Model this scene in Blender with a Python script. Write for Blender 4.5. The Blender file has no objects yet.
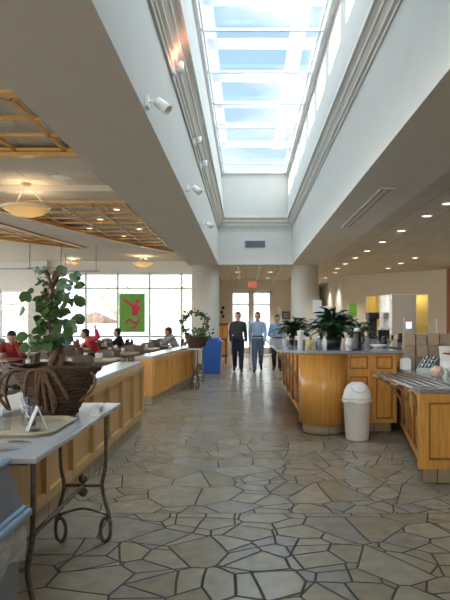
import bpy, bmesh, math, random
from mathutils import Vector, Matrix
PI = math.pi
random.seed(7)
scene = bpy.context.scene
C = scene.collection

# ------------------------------------------------------------------ camera
EYE = 1.45; F = 583.0
cd = bpy.data.cameras.new('camera'); cam = bpy.data.objects.new('camera', cd); C.objects.link(cam)
cam.location = (0, 0, EYE); cam.rotation_euler = (PI/2, 0, 0)
cd.sensor_fit = 'VERTICAL'; cd.sensor_height = 36; cd.sensor_width = 27; cd.lens = F*36/600
cd.shift_x = -21/600; cd.shift_y = 22/600; cd.clip_end = 500
scene.camera = cam

# ------------------------------------------------------------------ world, sun, exposure
scene.view_settings.view_transform = 'Standard'; scene.view_settings.look = 'None'
scene.view_settings.gamma = 1; scene.view_settings.exposure = 0.3
try: scene.view_settings.use_curve_mapping = False
except Exception: pass
w = bpy.data.worlds.new('sky'); scene.world = w; w.use_nodes = True
nt = w.node_tree; nt.nodes.clear()
def N(t, k, **kw):
    n = t.nodes.new(k)
    for a, b in kw.items(): setattr(n, a, b)
    return n
tc = N(nt, 'ShaderNodeTexCoord'); sx = N(nt, 'ShaderNodeSeparateXYZ'); nt.links.new(tc.outputs['Generated'], sx.inputs[0])
rp = N(nt, 'ShaderNodeValToRGB'); nt.links.new(sx.outputs['Z'], rp.inputs[0])
e = rp.color_ramp.elements
e[0].position = 0.0; e[0].color = (1, .96, .90, 1)
e[1].position = 1.0; e[1].color = (.38, .51, .62, 1)
for p_, c_ in ((.12, (.60, .60, .60)), (.24, (.070, .10, .13)), (.50, (.045, .078, .115)), (.68, (.40, .51, .60))):
    x = e.new(p_); x.color = (*c_, 1)
# clouds
mp = N(nt, 'ShaderNodeMapping'); mp.inputs['Scale'].default_value = (1.5, 1.5, 5)
nz = N(nt, 'ShaderNodeTexNoise'); nz.inputs['Scale'].default_value = 2.2; nz.inputs['Detail'].default_value = 6
nt.links.new(tc.outputs['Generated'], mp.inputs[0]); nt.links.new(mp.outputs[0], nz.inputs[0])
cr = N(nt, 'ShaderNodeValToRGB'); cr.color_ramp.elements[0].position = .5; cr.color_ramp.elements[1].position = .72
nt.links.new(nz.outputs['Fac'], cr.inputs[0])
mx = N(nt, 'ShaderNodeMixRGB'); mx.inputs[2].default_value = (.16, .165, .17, 1)
mk = N(nt, 'ShaderNodeValToRGB'); k = mk.color_ramp.elements; k[0].position = .14; k[0].color = (0, 0, 0, 1); k[1].position = .6; k[1].color = (0, 0, 0, 1)
for p_ in (.22, .5): k.new(p_).color = (1, 1, 1, 1)
nt.links.new(sx.outputs['Z'], mk.inputs[0])
mm = N(nt, 'ShaderNodeMath', operation='MULTIPLY'); nt.links.new(cr.outputs[0], mm.inputs[0]); nt.links.new(mk.outputs[0], mm.inputs[1])
nt.links.new(mm.outputs[0], mx.inputs[0]); nt.links.new(rp.outputs[0], mx.inputs[1])
bg = N(nt, 'ShaderNodeBackground'); bg.inputs[1].default_value = 8.0
nt.links.new(mx.outputs[0], bg.inputs[0])
wo = N(nt, 'ShaderNodeOutputWorld'); nt.links.new(bg.outputs[0], wo.inputs[0])

sd = bpy.data.lights.new('sun', 'SUN'); sun = bpy.data.objects.new('sun', sd); C.objects.link(sun)
sd.energy = 9.0; sd.angle = .01; sd.color = (1, .95, .86)
sun.rotation_euler = Vector((.9, -.15, -1.0)).to_track_quat('-Z', 'Y').to_euler()

def area(name, loc, size, direction, energy, color=(1, 1, 1)):
    l = bpy.data.lights.new(name, 'AREA'); o = bpy.data.objects.new(name, l); C.objects.link(o)
    l.shape = 'RECTANGLE'; l.size, l.size_y = size; l.energy = energy; l.color = color
    o.location = loc; o.rotation_euler = Vector(direction).to_track_quat('-Z', 'Y').to_euler()
    return o
# portals that guide the sky's light in through the glazing
for nm, lo, sz, di in (('portal_skylight', (.3, 10.5, 6.35), (2.2, 16.2), (0, 0, -1)),
                       ('portal_window', (-4.7, 22.4, 1.9), (5.9, 2.9), (0, -1, 0)),
                       ('portal_door', (.22, 26.5, 1.5), (1.9, 2.8), (0, -1, 0)),
                       ('portal_back', (-2, -6.4, 2.2), (8, 2.4), (0, 1, 0)),
                       ('portal_side', (-12.4, 9, 1.9), (20, 2.8), (1, 0, 0))):
    p = area(nm, lo, sz, di, 1); p.data.cycles.is_portal = True

# ------------------------------------------------------------------ materials
def pmat(name, color, rough=.5, metal=0, spec=.5, noise=0, nscale=8, stretch=(1, 1, 1), bump=0, alpha=None, emit=None, estr=0, trans=0, coat=0, color2=None):
    m = bpy.data.materials.new(name); m.use_nodes = True; t = m.node_tree
    b = t.nodes['Principled BSDF']
    b.inputs['Roughness'].default_value = rough; b.inputs['Metallic'].default_value = metal
    b.inputs['Specular IOR Level'].default_value = spec
    b.inputs['Coat Weight'].default_value = coat
    if trans: b.inputs['Transmission Weight'].default_value = trans
    c = (*color, 1)
    b.inputs['Base Color'].default_value = c
    co = N(t, 'ShaderNodeTexCoord'); ma = N(t, 'ShaderNodeMapping'); ma.inputs['Scale'].default_value = stretch
    nn = N(t, 'ShaderNodeTexNoise'); nn.inputs['Scale'].default_value = nscale; nn.inputs['Detail'].default_value = 5
    t.links.new(co.outputs['Object'], ma.inputs[0]); t.links.new(ma.outputs[0], nn.inputs[0])
    r = N(t, 'ShaderNodeValToRGB'); r.color_ramp.elements[0].position = .3; r.color_ramp.elements[1].position = .7
    k = max(noise, .02)
    lo = color2 if color2 else tuple(v*(1-k) for v in color)
    r.color_ramp.elements[0].color = (*lo, 1)
    r.color_ramp.elements[1].color = (*(min(1, v*(1+k)) for v in color), 1) if not color2 else c
    t.links.new(nn.outputs['Fac'], r.inputs[0]); t.links.new(r.outputs[0], b.inputs['Base Color'])
    if bump:
        bu = N(t, 'ShaderNodeBump'); bu.inputs['Strength'].default_value = bump; bu.inputs['Distance'].default_value = .01
        t.links.new(nn.outputs['Fac'], bu.inputs['Height']); t.links.new(bu.outputs[0], b.inputs['Normal'])
    if emit:
        b.inputs['Emission Color'].default_value = (*emit, 1); b.inputs['Emission Strength'].default_value = estr
    return m

def glass_mat(name, tint=(1, 1, 1), refl=.08, rough=.02):
    m = bpy.data.materials.new(name); m.use_nodes = True; t = m.node_tree; t.nodes.clear()
    a = N(t, 'ShaderNodeBsdfTransparent'); a.inputs[0].default_value = (*tint, 1)
    g = N(t, 'ShaderNodeBsdfGlossy'); g.inputs['Roughness'].default_value = rough
    nn = N(t, 'ShaderNodeTexNoise'); nn.inputs['Scale'].default_value = 3
    fr = N(t, 'ShaderNodeFresnel'); fr.inputs[0].default_value = 1.35
    mu = N(t, 'ShaderNodeMath', operation='MULTIPLY_ADD'); mu.inputs[1].default_value = .04; mu.inputs[2].default_value = 0
    ad = N(t, 'ShaderNodeMath', operation='ADD'); t.links.new(nn.outputs['Fac'], mu.inputs[0])
    t.links.new(mu.outputs[0], ad.inputs[0]); t.links.new(fr.outputs[0], ad.inputs[1])
    ge = N(t, 'ShaderNodeNewGeometry'); iv = N(t, 'ShaderNodeMath', operation='SUBTRACT'); iv.inputs[0].default_value = 1
    t.links.new(ge.outputs['Backfacing'], iv.inputs[1]); mm = N(t, 'ShaderNodeMath', operation='MULTIPLY')
    t.links.new(ad.outputs[0], mm.inputs[0]); t.links.new(iv.outputs[0], mm.inputs[1])
    mi = N(t, 'ShaderNodeMixShader'); t.links.new(mm.outputs[0], mi.inputs[0])
    t.links.new(a.outputs[0], mi.inputs[1]); t.links.new(g.outputs[0], mi.inputs[2])
    o = N(t, 'ShaderNodeOutputMaterial'); t.links.new(mi.outputs[0], o.inputs[0])
    return m

M = {}
M['paint'] = pmat('white_paint', (.68, .67, .63), .85, spec=.2, noise=.015, nscale=2)
M['soffit'] = pmat('soffit_paint_bounce_tint', (.70, .64, .555), .9, spec=.1, noise=.02, nscale=1.5)  # beam soffits share the white paint; warm indirect light is put into this colour
M['mould'] = pmat('moulding_paint', (.74, .72, .66), .6, noise=.02)
M['beige'] = pmat('beige_wall_paint', (.76, .71, .60), .85, spec=.15, noise=.02, nscale=2)
M['column'] = pmat('column_paint', (.66, .62, .53), .7, spec=.3, noise=.02, nscale=2)
M['maple'] = pmat('maple_wood', (.80, .40, .085), .32, noise=.16, nscale=5, stretch=(6, 6, .7), coat=.15)
M['maple_pale'] = pmat('pale_maple_wood', (.60, .36, .14), .35, noise=.16, nscale=5, stretch=(6, 6, .7), coat=.15)
M['slat'] = pmat('ceiling_wood', (.66, .37, .10), .4, noise=.12, nscale=6)
M['granite'] = pmat('grey_granite', (.26, .27, .29), .14, noise=.45, nscale=90)
M['marble'] = pmat('pale_marble', (.60, .62, .66), .13, noise=.05, nscale=14)
M['groove_shade'] = pmat('maple_groove_shade', (.36, .15, .03), .4, noise=.1)  # dark brown that paints the shadow lines of the panel grooves
M['rail_steel'] = pmat('worn_rail_steel', (.42, .40, .38), .34, metal=.85, noise=.1, nscale=20)
M['steel'] = pmat('brushed_steel', (.78, .77, .73), .48, metal=.7, noise=.1, nscale=20, stretch=(1, 1, 12))
M['iron'] = pmat('bronze_iron', (.21, .175, .14), .45, metal=.7, noise=.3, nscale=40)
M['bracket'] = pmat('bronze_bracket', (.34, .24, .15), .4, metal=.6, noise=.2, nscale=40)
M['palegrey'] = pmat('pale_grey_plastic', (.46, .49, .46), .45, noise=.05)
M['whiteplastic'] = pmat('white_plastic', (.92, .92, .92), .4, noise=.02)
M['greyplastic'] = pmat('grey_plastic', (.22, .24, .28), .5, noise=.08)
M['blueplastic'] = pmat('blue_plastic', (.03, .13, .50), .45, noise=.08)
M['paleblue'] = pmat('pale_blue_plastic', (.26, .38, .52), .4, noise=.05)
M['black'] = pmat('black_plastic', (.02, .02, .022), .35, noise=.2)
M['darkcloth'] = pmat('dark_cloth', (.035, .03, .032), .9, noise=.2, nscale=30)
M['skin'] = pmat('skin', (.50, .29, .20), .55, noise=.05)
M['hair_dark'] = pmat('dark_hair', (.025, .018, .014), .6, noise=.3, nscale=60)
M['hair_brown'] = pmat('brown_hair', (.09, .05, .028), .6, noise=.3, nscale=60)
M['hair_grey'] = pmat('greying_hair', (.16, .13, .11), .6, noise=.3, nscale=60)
M['shirt_blue'] = pmat('light_blue_cotton', (.34, .47, .66), .85, noise=.06, nscale=25)
M['shirt_blue2'] = pmat('sky_blue_cotton', (.30, .42, .62), .85, noise=.06, nscale=25)
M['shirt_dark'] = pmat('charcoal_cotton', (.05, .045, .05), .85, noise=.15, nscale=25)
M['jeans'] = pmat('blue_denim', (.10, .16, .26), .85, noise=.15, nscale=40)
M['trousers'] = pmat('dark_navy_twill', (.025, .028, .04), .85, noise=.15, nscale=40)
M['maroon'] = pmat('maroon_knit', (.30, .03, .04), .85, noise=.1, nscale=40)
M['red'] = pmat('red_knit', (.50, .03, .045), .85, noise=.1, nscale=40)
M['greyshirt'] = pmat('light_grey_knit', (.42, .40, .42), .85, noise=.1, nscale=40)
M['leaf'] = pmat('fig_leaf', (.045, .11, .03), .38, noise=.4, nscale=7)
M['leaf_dark'] = pmat('dark_leaf', (.018, .055, .02), .3, noise=.35, nscale=9)
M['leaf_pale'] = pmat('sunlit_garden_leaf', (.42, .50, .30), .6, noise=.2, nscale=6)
M['leaf_ivy'] = pmat('ivy_leaf', (.06, .13, .05), .4, noise=.4, nscale=12)
M['bark'] = pmat('twisted_bark', (.15, .085, .048), .8, noise=.4, nscale=20, bump=.6)
M['wicker'] = pmat('wicker', (.075, .042, .022), .7, noise=.45, nscale=30, bump=.6)
M['soil'] = pmat('potting_soil', (.04, .028, .02), .95, noise=.5, nscale=60)
M['cream'] = pmat('cream_ceramic', (.62, .56, .42), .35, noise=.03)
M['kraft'] = pmat('kraft_paper', (.46, .35, .25), .8, noise=.1, nscale=20)
M['paper'] = pmat('white_paper', (.8, .8, .78), .7, noise=.02)
M['peach'] = pmat('peach_paper', (.72, .52, .40), .7, noise=.1)
M['darkred'] = pmat('dark_red_card', (.30, .03, .03), .6, noise=.1)
M['green'] = pmat('green_card', (.20, .50, .04), .6, noise=.06)
M['banner_green'] = pmat('banner_green', (.16, .42, .07), .8, noise=.08, nscale=6)
M['banner_red'] = pmat('banner_red', (.60, .05, .10), .8, noise=.12, nscale=6)
M['tabletop'] = pmat('laminate_tabletop', (.55, .47, .36), .3, noise=.05)
M['chairshell'] = pmat('taupe_chair', (.20, .165, .14), .5, noise=.1)
M['chairdark'] = pmat('dark_chair', (.09, .06, .05), .5, noise=.1)
M['yellow'] = pmat('yellow_plastic', (.75, .62, .2), .4, noise=.05)
M['terracotta'] = pmat('redwood_panel', (.36, .12, .05), .45, noise=.15, nscale=5, stretch=(6, 6, .6))
M['food'] = pmat('baked_food', (.42, .22, .08), .7, noise=.4, nscale=25)
M['outwall'] = pmat('outdoor_render', (.62, .62, .60), .9, noise=.05)
M['paving'] = pmat('outdoor_paving', (.60, .58, .54), .9, noise=.1, nscale=1)
M['ext_white'] = pmat('roof_white_metal', (.8, .8, .8), .6, noise=.02)
M['glass'] = glass_mat('window_glass')
M['tumbler'] = glass_mat('clear_tumbler', (.965, .98, .99), .2, .08)
M['canlight'] = pmat('downlight_lens', (1, .9, .75), .5, emit=(1, .88, .7), estr=2.4)
M['bulb'] = pmat('lamp_bulb', (1, .8, .5), .5, emit=(1, .78, .5), estr=5)
M['spotlens'] = pmat('spot_lens', (1, .5, .3), .4, emit=(1, .45, .25), estr=3)
M['exit'] = pmat('exit_sign_red', (.9, .25, .2), .5, emit=(1, .22, .16), estr=.3)
M['screen'] = pmat('lit_display', (.9, .9, 1), .5, emit=(.9, .93, 1), estr=1.2)

def translucent(name, color):
    m = bpy.data.materials.new(name); m.use_nodes = True; t = m.node_tree; t.nodes.clear()
    nn = N(t, 'ShaderNodeTexNoise'); nn.inputs['Scale'].default_value = 2
    r = N(t, 'ShaderNodeValToRGB'); r.color_ramp.elements[0].color = (*(c*.9 for c in color), 1); r.color_ramp.elements[1].color = (*color, 1)
    t.links.new(nn.outputs['Fac'], r.inputs[0])
    a = N(t, 'ShaderNodeBsdfTranslucent'); d = N(t, 'ShaderNodeBsdfDiffuse')
    t.links.new(r.outputs[0], a.inputs[0]); t.links.new(r.outputs[0], d.inputs[0])
    mi = N(t, 'ShaderNodeMixShader'); mi.inputs[0].default_value = .35
    t.links.new(a.outputs[0], mi.inputs[1]); t.links.new(d.outputs[0], mi.inputs[2])
    o = N(t, 'ShaderNodeOutputMaterial'); t.links.new(mi.outputs[0], o.inputs[0]); return m
M['bowlglass'] = translucent('alabaster_bowl', (.80, .70, .52))
M['frost'] = translucent('frosted_panel', (.85, .87, .88))

def bag_mat():
    m = bpy.data.materials.new('clear_bin_liner'); m.use_nodes = True; t = m.node_tree; t.nodes.clear()
    a = N(t, 'ShaderNodeBsdfTransparent'); d = N(t, 'ShaderNodeBsdfDiffuse'); d.inputs[0].default_value = (.8, .8, .78, 1)
    g = N(t, 'ShaderNodeBsdfGlossy'); g.inputs['Roughness'].default_value = .25
    nn = N(t, 'ShaderNodeTexNoise'); nn.inputs['Scale'].default_value = 5
    mr = N(t, 'ShaderNodeMapRange'); mr.inputs['To Min'].default_value = .25; mr.inputs['To Max'].default_value = .75; t.links.new(nn.outputs['Fac'], mr.inputs[0])
    m1 = N(t, 'ShaderNodeMixShader'); t.links.new(mr.outputs[0], m1.inputs[0]); t.links.new(a.outputs[0], m1.inputs[1]); t.links.new(d.outputs[0], m1.inputs[2])
    m2 = N(t, 'ShaderNodeMixShader'); m2.inputs[0].default_value = .15; t.links.new(m1.outputs[0], m2.inputs[1]); t.links.new(g.outputs[0], m2.inputs[2])
    o = N(t, 'ShaderNodeOutputMaterial'); t.links.new(m2.outputs[0], o.inputs[0]); return m
M['bag'] = bag_mat()
# crazy paving
def stone_floor():
    m = bpy.data.materials.new('crazy_paving'); m.use_nodes = True; t = m.node_tree; b = t.nodes['Principled BSDF']
    co = N(t, 'ShaderNodeTexCoord')
    wn = N(t, 'ShaderNodeTexNoise'); wn.inputs['Scale'].default_value = 1.1; wn.inputs['Detail'].default_value = 1
    t.links.new(co.outputs['Object'], wn.inputs[0])
    sub = N(t, 'ShaderNodeVectorMath', operation='SUBTRACT'); sub.inputs[1].default_value = (.5, .5, .5); t.links.new(wn.outputs['Color'], sub.inputs[0])
    sc = N(t, 'ShaderNodeVectorMath', operation='SCALE'); sc.inputs['Scale'].default_value = .10; t.links.new(sub.outputs[0], sc.inputs[0])
    ad = N(t, 'ShaderNodeVectorMath', operation='ADD'); t.links.new(co.outputs['Object'], ad.inputs[0]); t.links.new(sc.outputs[0], ad.inputs[1])
    # every band of slabs ends at a straight joint; the second band has its own pattern
    se = N(t, 'ShaderNodeSeparateXYZ'); t.links.new(co.outputs['Object'], se.inputs[0])
    gt = N(t, 'ShaderNodeMath', operation='GREATER_THAN'); gt.inputs[1].default_value = 4.42; t.links.new(se.outputs['Y'], gt.inputs[0])
    of = N(t, 'ShaderNodeMath', operation='MULTIPLY'); of.inputs[1].default_value = 37.3; t.links.new(gt.outputs[0], of.inputs[0])
    cb = N(t, 'ShaderNodeCombineXYZ'); t.links.new(of.outputs[0], cb.inputs['X'])
    ad2 = N(t, 'ShaderNodeVectorMath', operation='ADD'); t.links.new(ad.outputs[0], ad2.inputs[0]); t.links.new(cb.outputs[0], ad2.inputs[1])
    def vor(feat, sc_):
        v = N(t, 'ShaderNodeTexVoronoi', feature=feat); v.voronoi_dimensions = '2D'
        v.inputs['Scale'].default_value = sc_; v.inputs['Randomness'].default_value = 1
        t.links.new(ad2.outputs[0], v.inputs['Vector']); return v
    ve = vor('DISTANCE_TO_EDGE', 2.6); vc = vor('F1', 2.6); fe = vor('DISTANCE_TO_EDGE', 3.5); fc_ = vor('F1', 3.5)
    sq = N(t, 'ShaderNodeSeparateColor'); t.links.new(vc.outputs['Color'], sq.inputs[0])
    big = N(t, 'ShaderNodeMath', operation='GREATER_THAN'); big.inputs[1].default_value = .62; t.links.new(sq.outputs[1], big.inputs[0])
    sc1 = N(t, 'ShaderNodeMath', operation='MULTIPLY'); sc1.inputs[1].default_value = .66; t.links.new(fe.outputs['Distance'], sc1.inputs[0])
    fb = N(t, 'ShaderNodeMath', operation='ADD'); t.links.new(sc1.outputs[0], fb.inputs[0]); t.links.new(big.outputs[0], fb.inputs[1])
    vmin = N(t, 'ShaderNodeMath', operation='MINIMUM'); t.links.new(ve.outputs['Distance'], vmin.inputs[0]); t.links.new(fb.outputs[0], vmin.inputs[1])
    idc = N(t, 'ShaderNodeMixRGB'); t.links.new(big.outputs[0], idc.inputs[0]); t.links.new(fc_.outputs['Color'], idc.inputs[1]); t.links.new(vc.outputs['Color'], idc.inputs[2])
    dj = N(t, 'ShaderNodeMath', operation='SUBTRACT'); dj.inputs[1].default_value = 4.42; t.links.new(se.outputs['Y'], dj.inputs[0])
    ab = N(t, 'ShaderNodeMath', operation='ABSOLUTE'); t.links.new(dj.outputs[0], ab.inputs[0])
    ab2 = N(t, 'ShaderNodeMath', operation='MULTIPLY'); ab2.inputs[1].default_value = 3.2; t.links.new(ab.outputs[0], ab2.inputs[0])
    mn = N(t, 'ShaderNodeMath', operation='MINIMUM'); t.links.new(vmin.outputs[0], mn.inputs[0]); t.links.new(ab2.outputs[0], mn.inputs[1])
    g = N(t, 'ShaderNodeMapRange'); g.inputs['From Min'].default_value = .014; g.inputs['From Max'].default_value = .030
    t.links.new(mn.outputs[0], g.inputs[0])
    sp = N(t, 'ShaderNodeSeparateColor'); t.links.new(idc.outputs[0], sp.inputs[0])
    r = N(t, 'ShaderNodeValToRGB'); e = r.color_ramp.elements
    e[0].position = 0; e[0].color = (.38, .31, .20, 1); e[1].position = 1; e[1].color = (.55, .47, .34, 1)
    for p, c in ((.2, (.44, .37, .26, 1)), (.45, (.49, .42, .31, 1)), (.7, (.42, .36, .28, 1)), (.85, (.39, .35, .30, 1))):
        q = e.new(p); q.color = c
    t.links.new(sp.outputs[0], r.inputs[0])
    n2 = N(t, 'ShaderNodeTexNoise'); n2.inputs['Scale'].default_value = 9; n2.inputs['Detail'].default_value = 6
    t.links.new(co.outputs['Object'], n2.inputs[0])
    mul = N(t, 'ShaderNodeMixRGB', blend_type='MULTIPLY'); mul.inputs[0].default_value = .5
    t.links.new(r.outputs[0], mul.inputs[1]); t.links.new(n2.outputs['Fac'], mul.inputs[2])
    mi = N(t, 'ShaderNodeMixRGB'); mi.inputs[1].default_value = (.075, .058, .042, 1)
    t.links.new(g.outputs[0], mi.inputs[0]); t.links.new(mul.outputs[0], mi.inputs[2])
    t.links.new(mi.outputs[0], b.inputs['Base Color'])
    rr = N(t, 'ShaderNodeMapRange'); rr.inputs['To Min'].default_value = .75; rr.inputs['To Max'].default_value = .17
    t.links.new(g.outputs[0], rr.inputs[0])
    r2 = N(t, 'ShaderNodeMath', operation='MULTIPLY_ADD'); r2.inputs[1].default_value = .14; t.links.new(n2.outputs['Fac'], r2.inputs[0]); t.links.new(rr.outputs[0], r2.inputs[2])
    t.links.new(r2.outputs[0], b.inputs['Roughness'])
    b.inputs['Specular IOR Level'].default_value = .5
    bu = N(t, 'ShaderNodeBump'); bu.inputs['Strength'].default_value = .35; bu.inputs['Distance'].default_value = .006
    hs = N(t, 'ShaderNodeMath', operation='MULTIPLY_ADD'); hs.inputs[1].default_value = .35
    t.links.new(n2.outputs['Fac'], hs.inputs[0]); t.links.new(g.outputs[0], hs.inputs[2])
    t.links.new(hs.outputs[0], bu.inputs['Height']); t.links.new(bu.outputs[0], b.inputs['Normal'])
    return m
M['floor'] = stone_floor()

def tiled(name, c, c2, sx_, sy_, line=.012, rough=.85, stone=False, vert=False):
    m = bpy.data.materials.new(name); m.use_nodes = True; t = m.node_tree; b = t.nodes['Principled BSDF']
    co = N(t, 'ShaderNodeTexCoord'); br = N(t, 'ShaderNodeTexBrick'); br.offset = 0
    if vert:
        s_ = N(t, 'ShaderNodeSeparateXYZ'); t.links.new(co.outputs['Object'], s_.inputs[0])
        a_ = N(t, 'ShaderNodeMath', operation='ADD'); t.links.new(s_.outputs[0], a_.inputs[0]); t.links.new(s_.outputs[1], a_.inputs[1])
        c_ = N(t, 'ShaderNodeCombineXYZ'); t.links.new(a_.outputs[0], c_.inputs[0]); t.links.new(s_.outputs[2], c_.inputs[1])
        t.links.new(c_.outputs[0], br.inputs[0])
    else: t.links.new(co.outputs['Object'], br.inputs[0])
    br.inputs['Scale'].default_value = 1; br.inputs['Brick Width'].default_value = sx_; br.inputs['Row Height'].default_value = sy_
    br.inputs['Mortar Size'].default_value = line; br.inputs['Mortar Smooth'].default_value = .1
    br.inputs['Color1'].default_value = (*c, 1); br.inputs['Color2'].default_value = (*(v*(.93 if not stone else .8) for v in c), 1); br.inputs['Mortar'].default_value = (*c2, 1)
    t.links.new(br.outputs[0], b.inputs['Base Color']); b.inputs['Roughness'].default_value = rough
    return m
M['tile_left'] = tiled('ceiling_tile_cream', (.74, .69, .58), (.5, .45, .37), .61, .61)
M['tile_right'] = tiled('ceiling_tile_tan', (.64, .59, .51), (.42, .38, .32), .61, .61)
M['kick'] = tiled('stone_kick', (.50, .40, .26), (.12, .1, .075), .22, .3, .006, .5, True, True)

# ------------------------------------------------------------------ helpers
class MB:
    def __init__(s): s.bm = bmesh.new()
    def box(s, x0, x1, y0, y1, z0, z1, bev=0):
        return s.obox(((x0+x1)/2, (y0+y1)/2, (z0+z1)/2), (x1-x0, y1-y0, z1-z0), None, bev)
    def obox(s, c, size, rot=None, bev=0):
        mat = Matrix.Translation(c) @ (rot.to_4x4() if rot else Matrix()) @ Matrix.Diagonal((*size, 1))
        r = bmesh.ops.create_cube(s.bm, size=1, matrix=mat)
        if bev:
            ed = {e for v in r['verts'] for e in v.link_edges}
            bmesh.ops.bevel(s.bm, geom=list(ed), offset=bev, segments=2, affect='EDGES', profile=.5)
        return s
    def bar(s, p0, p1, wd, h, bev=0, up=(0, 0, 1)):
        p0 = Vector(p0); p1 = Vector(p1); d = p1-p0; L = d.length
        y = d.normalized(); x = y.cross(Vector(up)).normalized(); z = x.cross(y)
        return s.obox((p0+p1)/2, (wd, L, h), Matrix((x, y, z)).transposed(), bev)
    def prism(s, pts, z0, z1, bev=0):
        vs = [s.bm.verts.new((p[0], p[1], z0)) for p in pts]; vt = [s.bm.verts.new((p[0], p[1], z1)) for p in pts]
        fs = [s.bm.faces.new(vs[::-1]), s.bm.faces.new(vt)]
        n = len(pts)
        for i in range(n): fs.append(s.bm.faces.new((vs[i], vs[(i+1) % n], vt[(i+1) % n], vt[i])))
        bmesh.ops.recalc_face_normals(s.bm, faces=fs)
        if bev:
            ed = [e for f in fs[:2] for e in f.edges]
            bmesh.ops.bevel(s.bm, geom=ed, offset=bev, segments=2, affect='EDGES', profile=.5)
        return s
    def extrude(s, pts, origin, ax, ay, az, d):   # profile in (ax, az) plane pushed along ay
        o = Vector(origin); ax = Vector(ax); ay = Vector(ay); az = Vector(az)
        a = [s.bm.verts.new(o+ax*p[0]+az*p[1]) for p in pts]; b = [s.bm.verts.new(o+ax*p[0]+az*p[1]+ay*d) for p in pts]
        fs = [s.bm.faces.new(a), s.bm.faces.new(b[::-1])]; n = len(pts)
        for i in range(n): fs.append(s.bm.faces.new((a[i], b[i], b[(i+1) % n], a[(i+1) % n])))
        bmesh.ops.recalc_face_normals(s.bm, faces=fs); return s
    def lathe(s, prof, c=(0, 0, 0), n=32, sx=1, sy=1, rot=None):
        c = Vector(c); rings = []
        for r, z in prof:
            if r < 1e-5:
                p = Vector((0, 0, z)); p = rot @ p if rot else p; rings.append([s.bm.verts.new(c+p)])
            else:
                ring = []
                for k in range(n):
                    a = 2*PI*k/n; p = Vector((r*sx*math.cos(a), r*sy*math.sin(a), z)); p = rot @ p if rot else p
                    ring.append(s.bm.verts.new(c+p))
                rings.append(ring)
        fs = []
        for a, b in zip(rings, rings[1:]):
            if len(a) == 1 and len(b) == 1: continue
            for k in range(n):
                if len(a) == 1: fs.append(s.bm.faces.new((a[0], b[k], b[(k+1) % n])))
                elif len(b) == 1: fs.append(s.bm.faces.new((a[k], a[(k+1) % n], b[0])))
                else: fs.append(s.bm.faces.new((a[k], a[(k+1) % n], b[(k+1) % n], b[k])))
        for f in fs: f.smooth = True
        bmesh.ops.recalc_face_normals(s.bm, faces=fs); return s
    def cyl(s, c, r, h, n=24, r2=None):
        return s.lathe([(0, 0), (r, 0), (r if r2 is None else r2, h), (0, h)], c, n)
    def tube(s, pts, r, n=8, closed=False):
        pts = [Vector(p) for p in pts]; m = len(pts)
        rad = r if isinstance(r, (list, tuple)) else [r]*m
        rings = []; u = None
        for i, p in enumerate(pts):
            if closed: t = (pts[(i+1) % m]-pts[i-1]).normalized()
            else: t = (pts[min(i+1, m-1)]-pts[max(i-1, 0)]).normalized()
            if u is None: u = t.cross(Vector((0, 0, 1)) if abs(t.z) < .9 else Vector((1, 0, 0))).normalized()
            else: u = (u - t*u.dot(t)).normalized()
            v = t.cross(u)
            rings.append([s.bm.verts.new(p+(u*math.cos(2*PI*k/n)+v*math.sin(2*PI*k/n))*rad[i]) for k in range(n)])
        fs = []
        rng = range(m) if closed else range(m-1)
        for i in rng:
            a, b = rings[i], rings[(i+1) % m]
            for k in range(n): fs.append(s.bm.faces.new((a[k], a[(k+1) % n], b[(k+1) % n], b[k])))
        if not closed: fs += [s.bm.faces.new(rings[0][::-1]), s.bm.faces.new(rings[-1])]
        for f in fs: f.smooth = True
        bmesh.ops.recalc_face_normals(s.bm, faces=fs); return s
    def ball(s, c, r, seg=16, scale=(1, 1, 1)):
        q = bmesh.ops.create_uvsphere(s.bm, u_segments=seg, v_segments=max(6, seg//2), radius=r, matrix=Matrix.Translation(c) @ Matrix.Diagonal((*scale, 1)))
        for v in q['verts']:
            for f in v.link_faces: f.smooth = True
        return s
    def cap(s, p0, r0, p1, r1, n=12):             # tapered capsule
        p0 = Vector(p0); p1 = Vector(p1); d = p1-p0; L = d.length
        rot = d.to_track_quat('Z', 'Y').to_matrix()
        pr = [(0, -r0)] + [(r0*math.cos(a), r0*math.sin(a)) for a in (-1.1, -.6)] + [(r0, 0), (r1, L)] + [(r1*math.cos(a), L+r1*math.sin(a)) for a in (.6, 1.1)] + [(0, L+r1)]
        return s.lathe(pr, p0, n, rot=rot)
    def poly(s, pts):
        f = s.bm.faces.new([s.bm.verts.new(p) for p in pts]); return f
    def build(s, name, m, parent=None, loc=None, rz=0):
        me = bpy.data.meshes.new(name); s.bm.to_mesh(me); s.bm.free()
        me.materials.append(M[m] if isinstance(m, str) else m)
        o = bpy.data.objects.new(name, me); C.objects.link(o)
        if parent: o.parent = parent
        if loc is not None: o.location = loc
        if rz: o.rotation_euler = (0, 0, rz)
        return o
def tag(o, label=None, cat=None, group=None, kind=None):
    if label: o['label'] = label
    if cat: o['category'] = cat
    if group: o['group'] = group
    if kind: o['kind'] = kind
    return o
def thing(name, label, cat, loc=(0, 0, 0), rz=0, group=None):
    o = bpy.data.objects.new(name, None); C.objects.link(o); o.location = loc; o.rotation_euler = (0, 0, rz)
    o.empty_display_size = .1
    return tag(o, label, cat, group)
def sthing(name):
    o = bpy.data.objects.new(name, None); C.objects.link(o); o['kind'] = 'structure'; return o
def copy_tree(o, parent=None):
    c = o.copy(); C.objects.link(c); c.parent = parent
    for ch in [k for k in ALLCH(o)]: copy_tree(ch, c)
    return c
def ALLCH(o): return [k for k in bpy.data.objects if k.parent == o]
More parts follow.
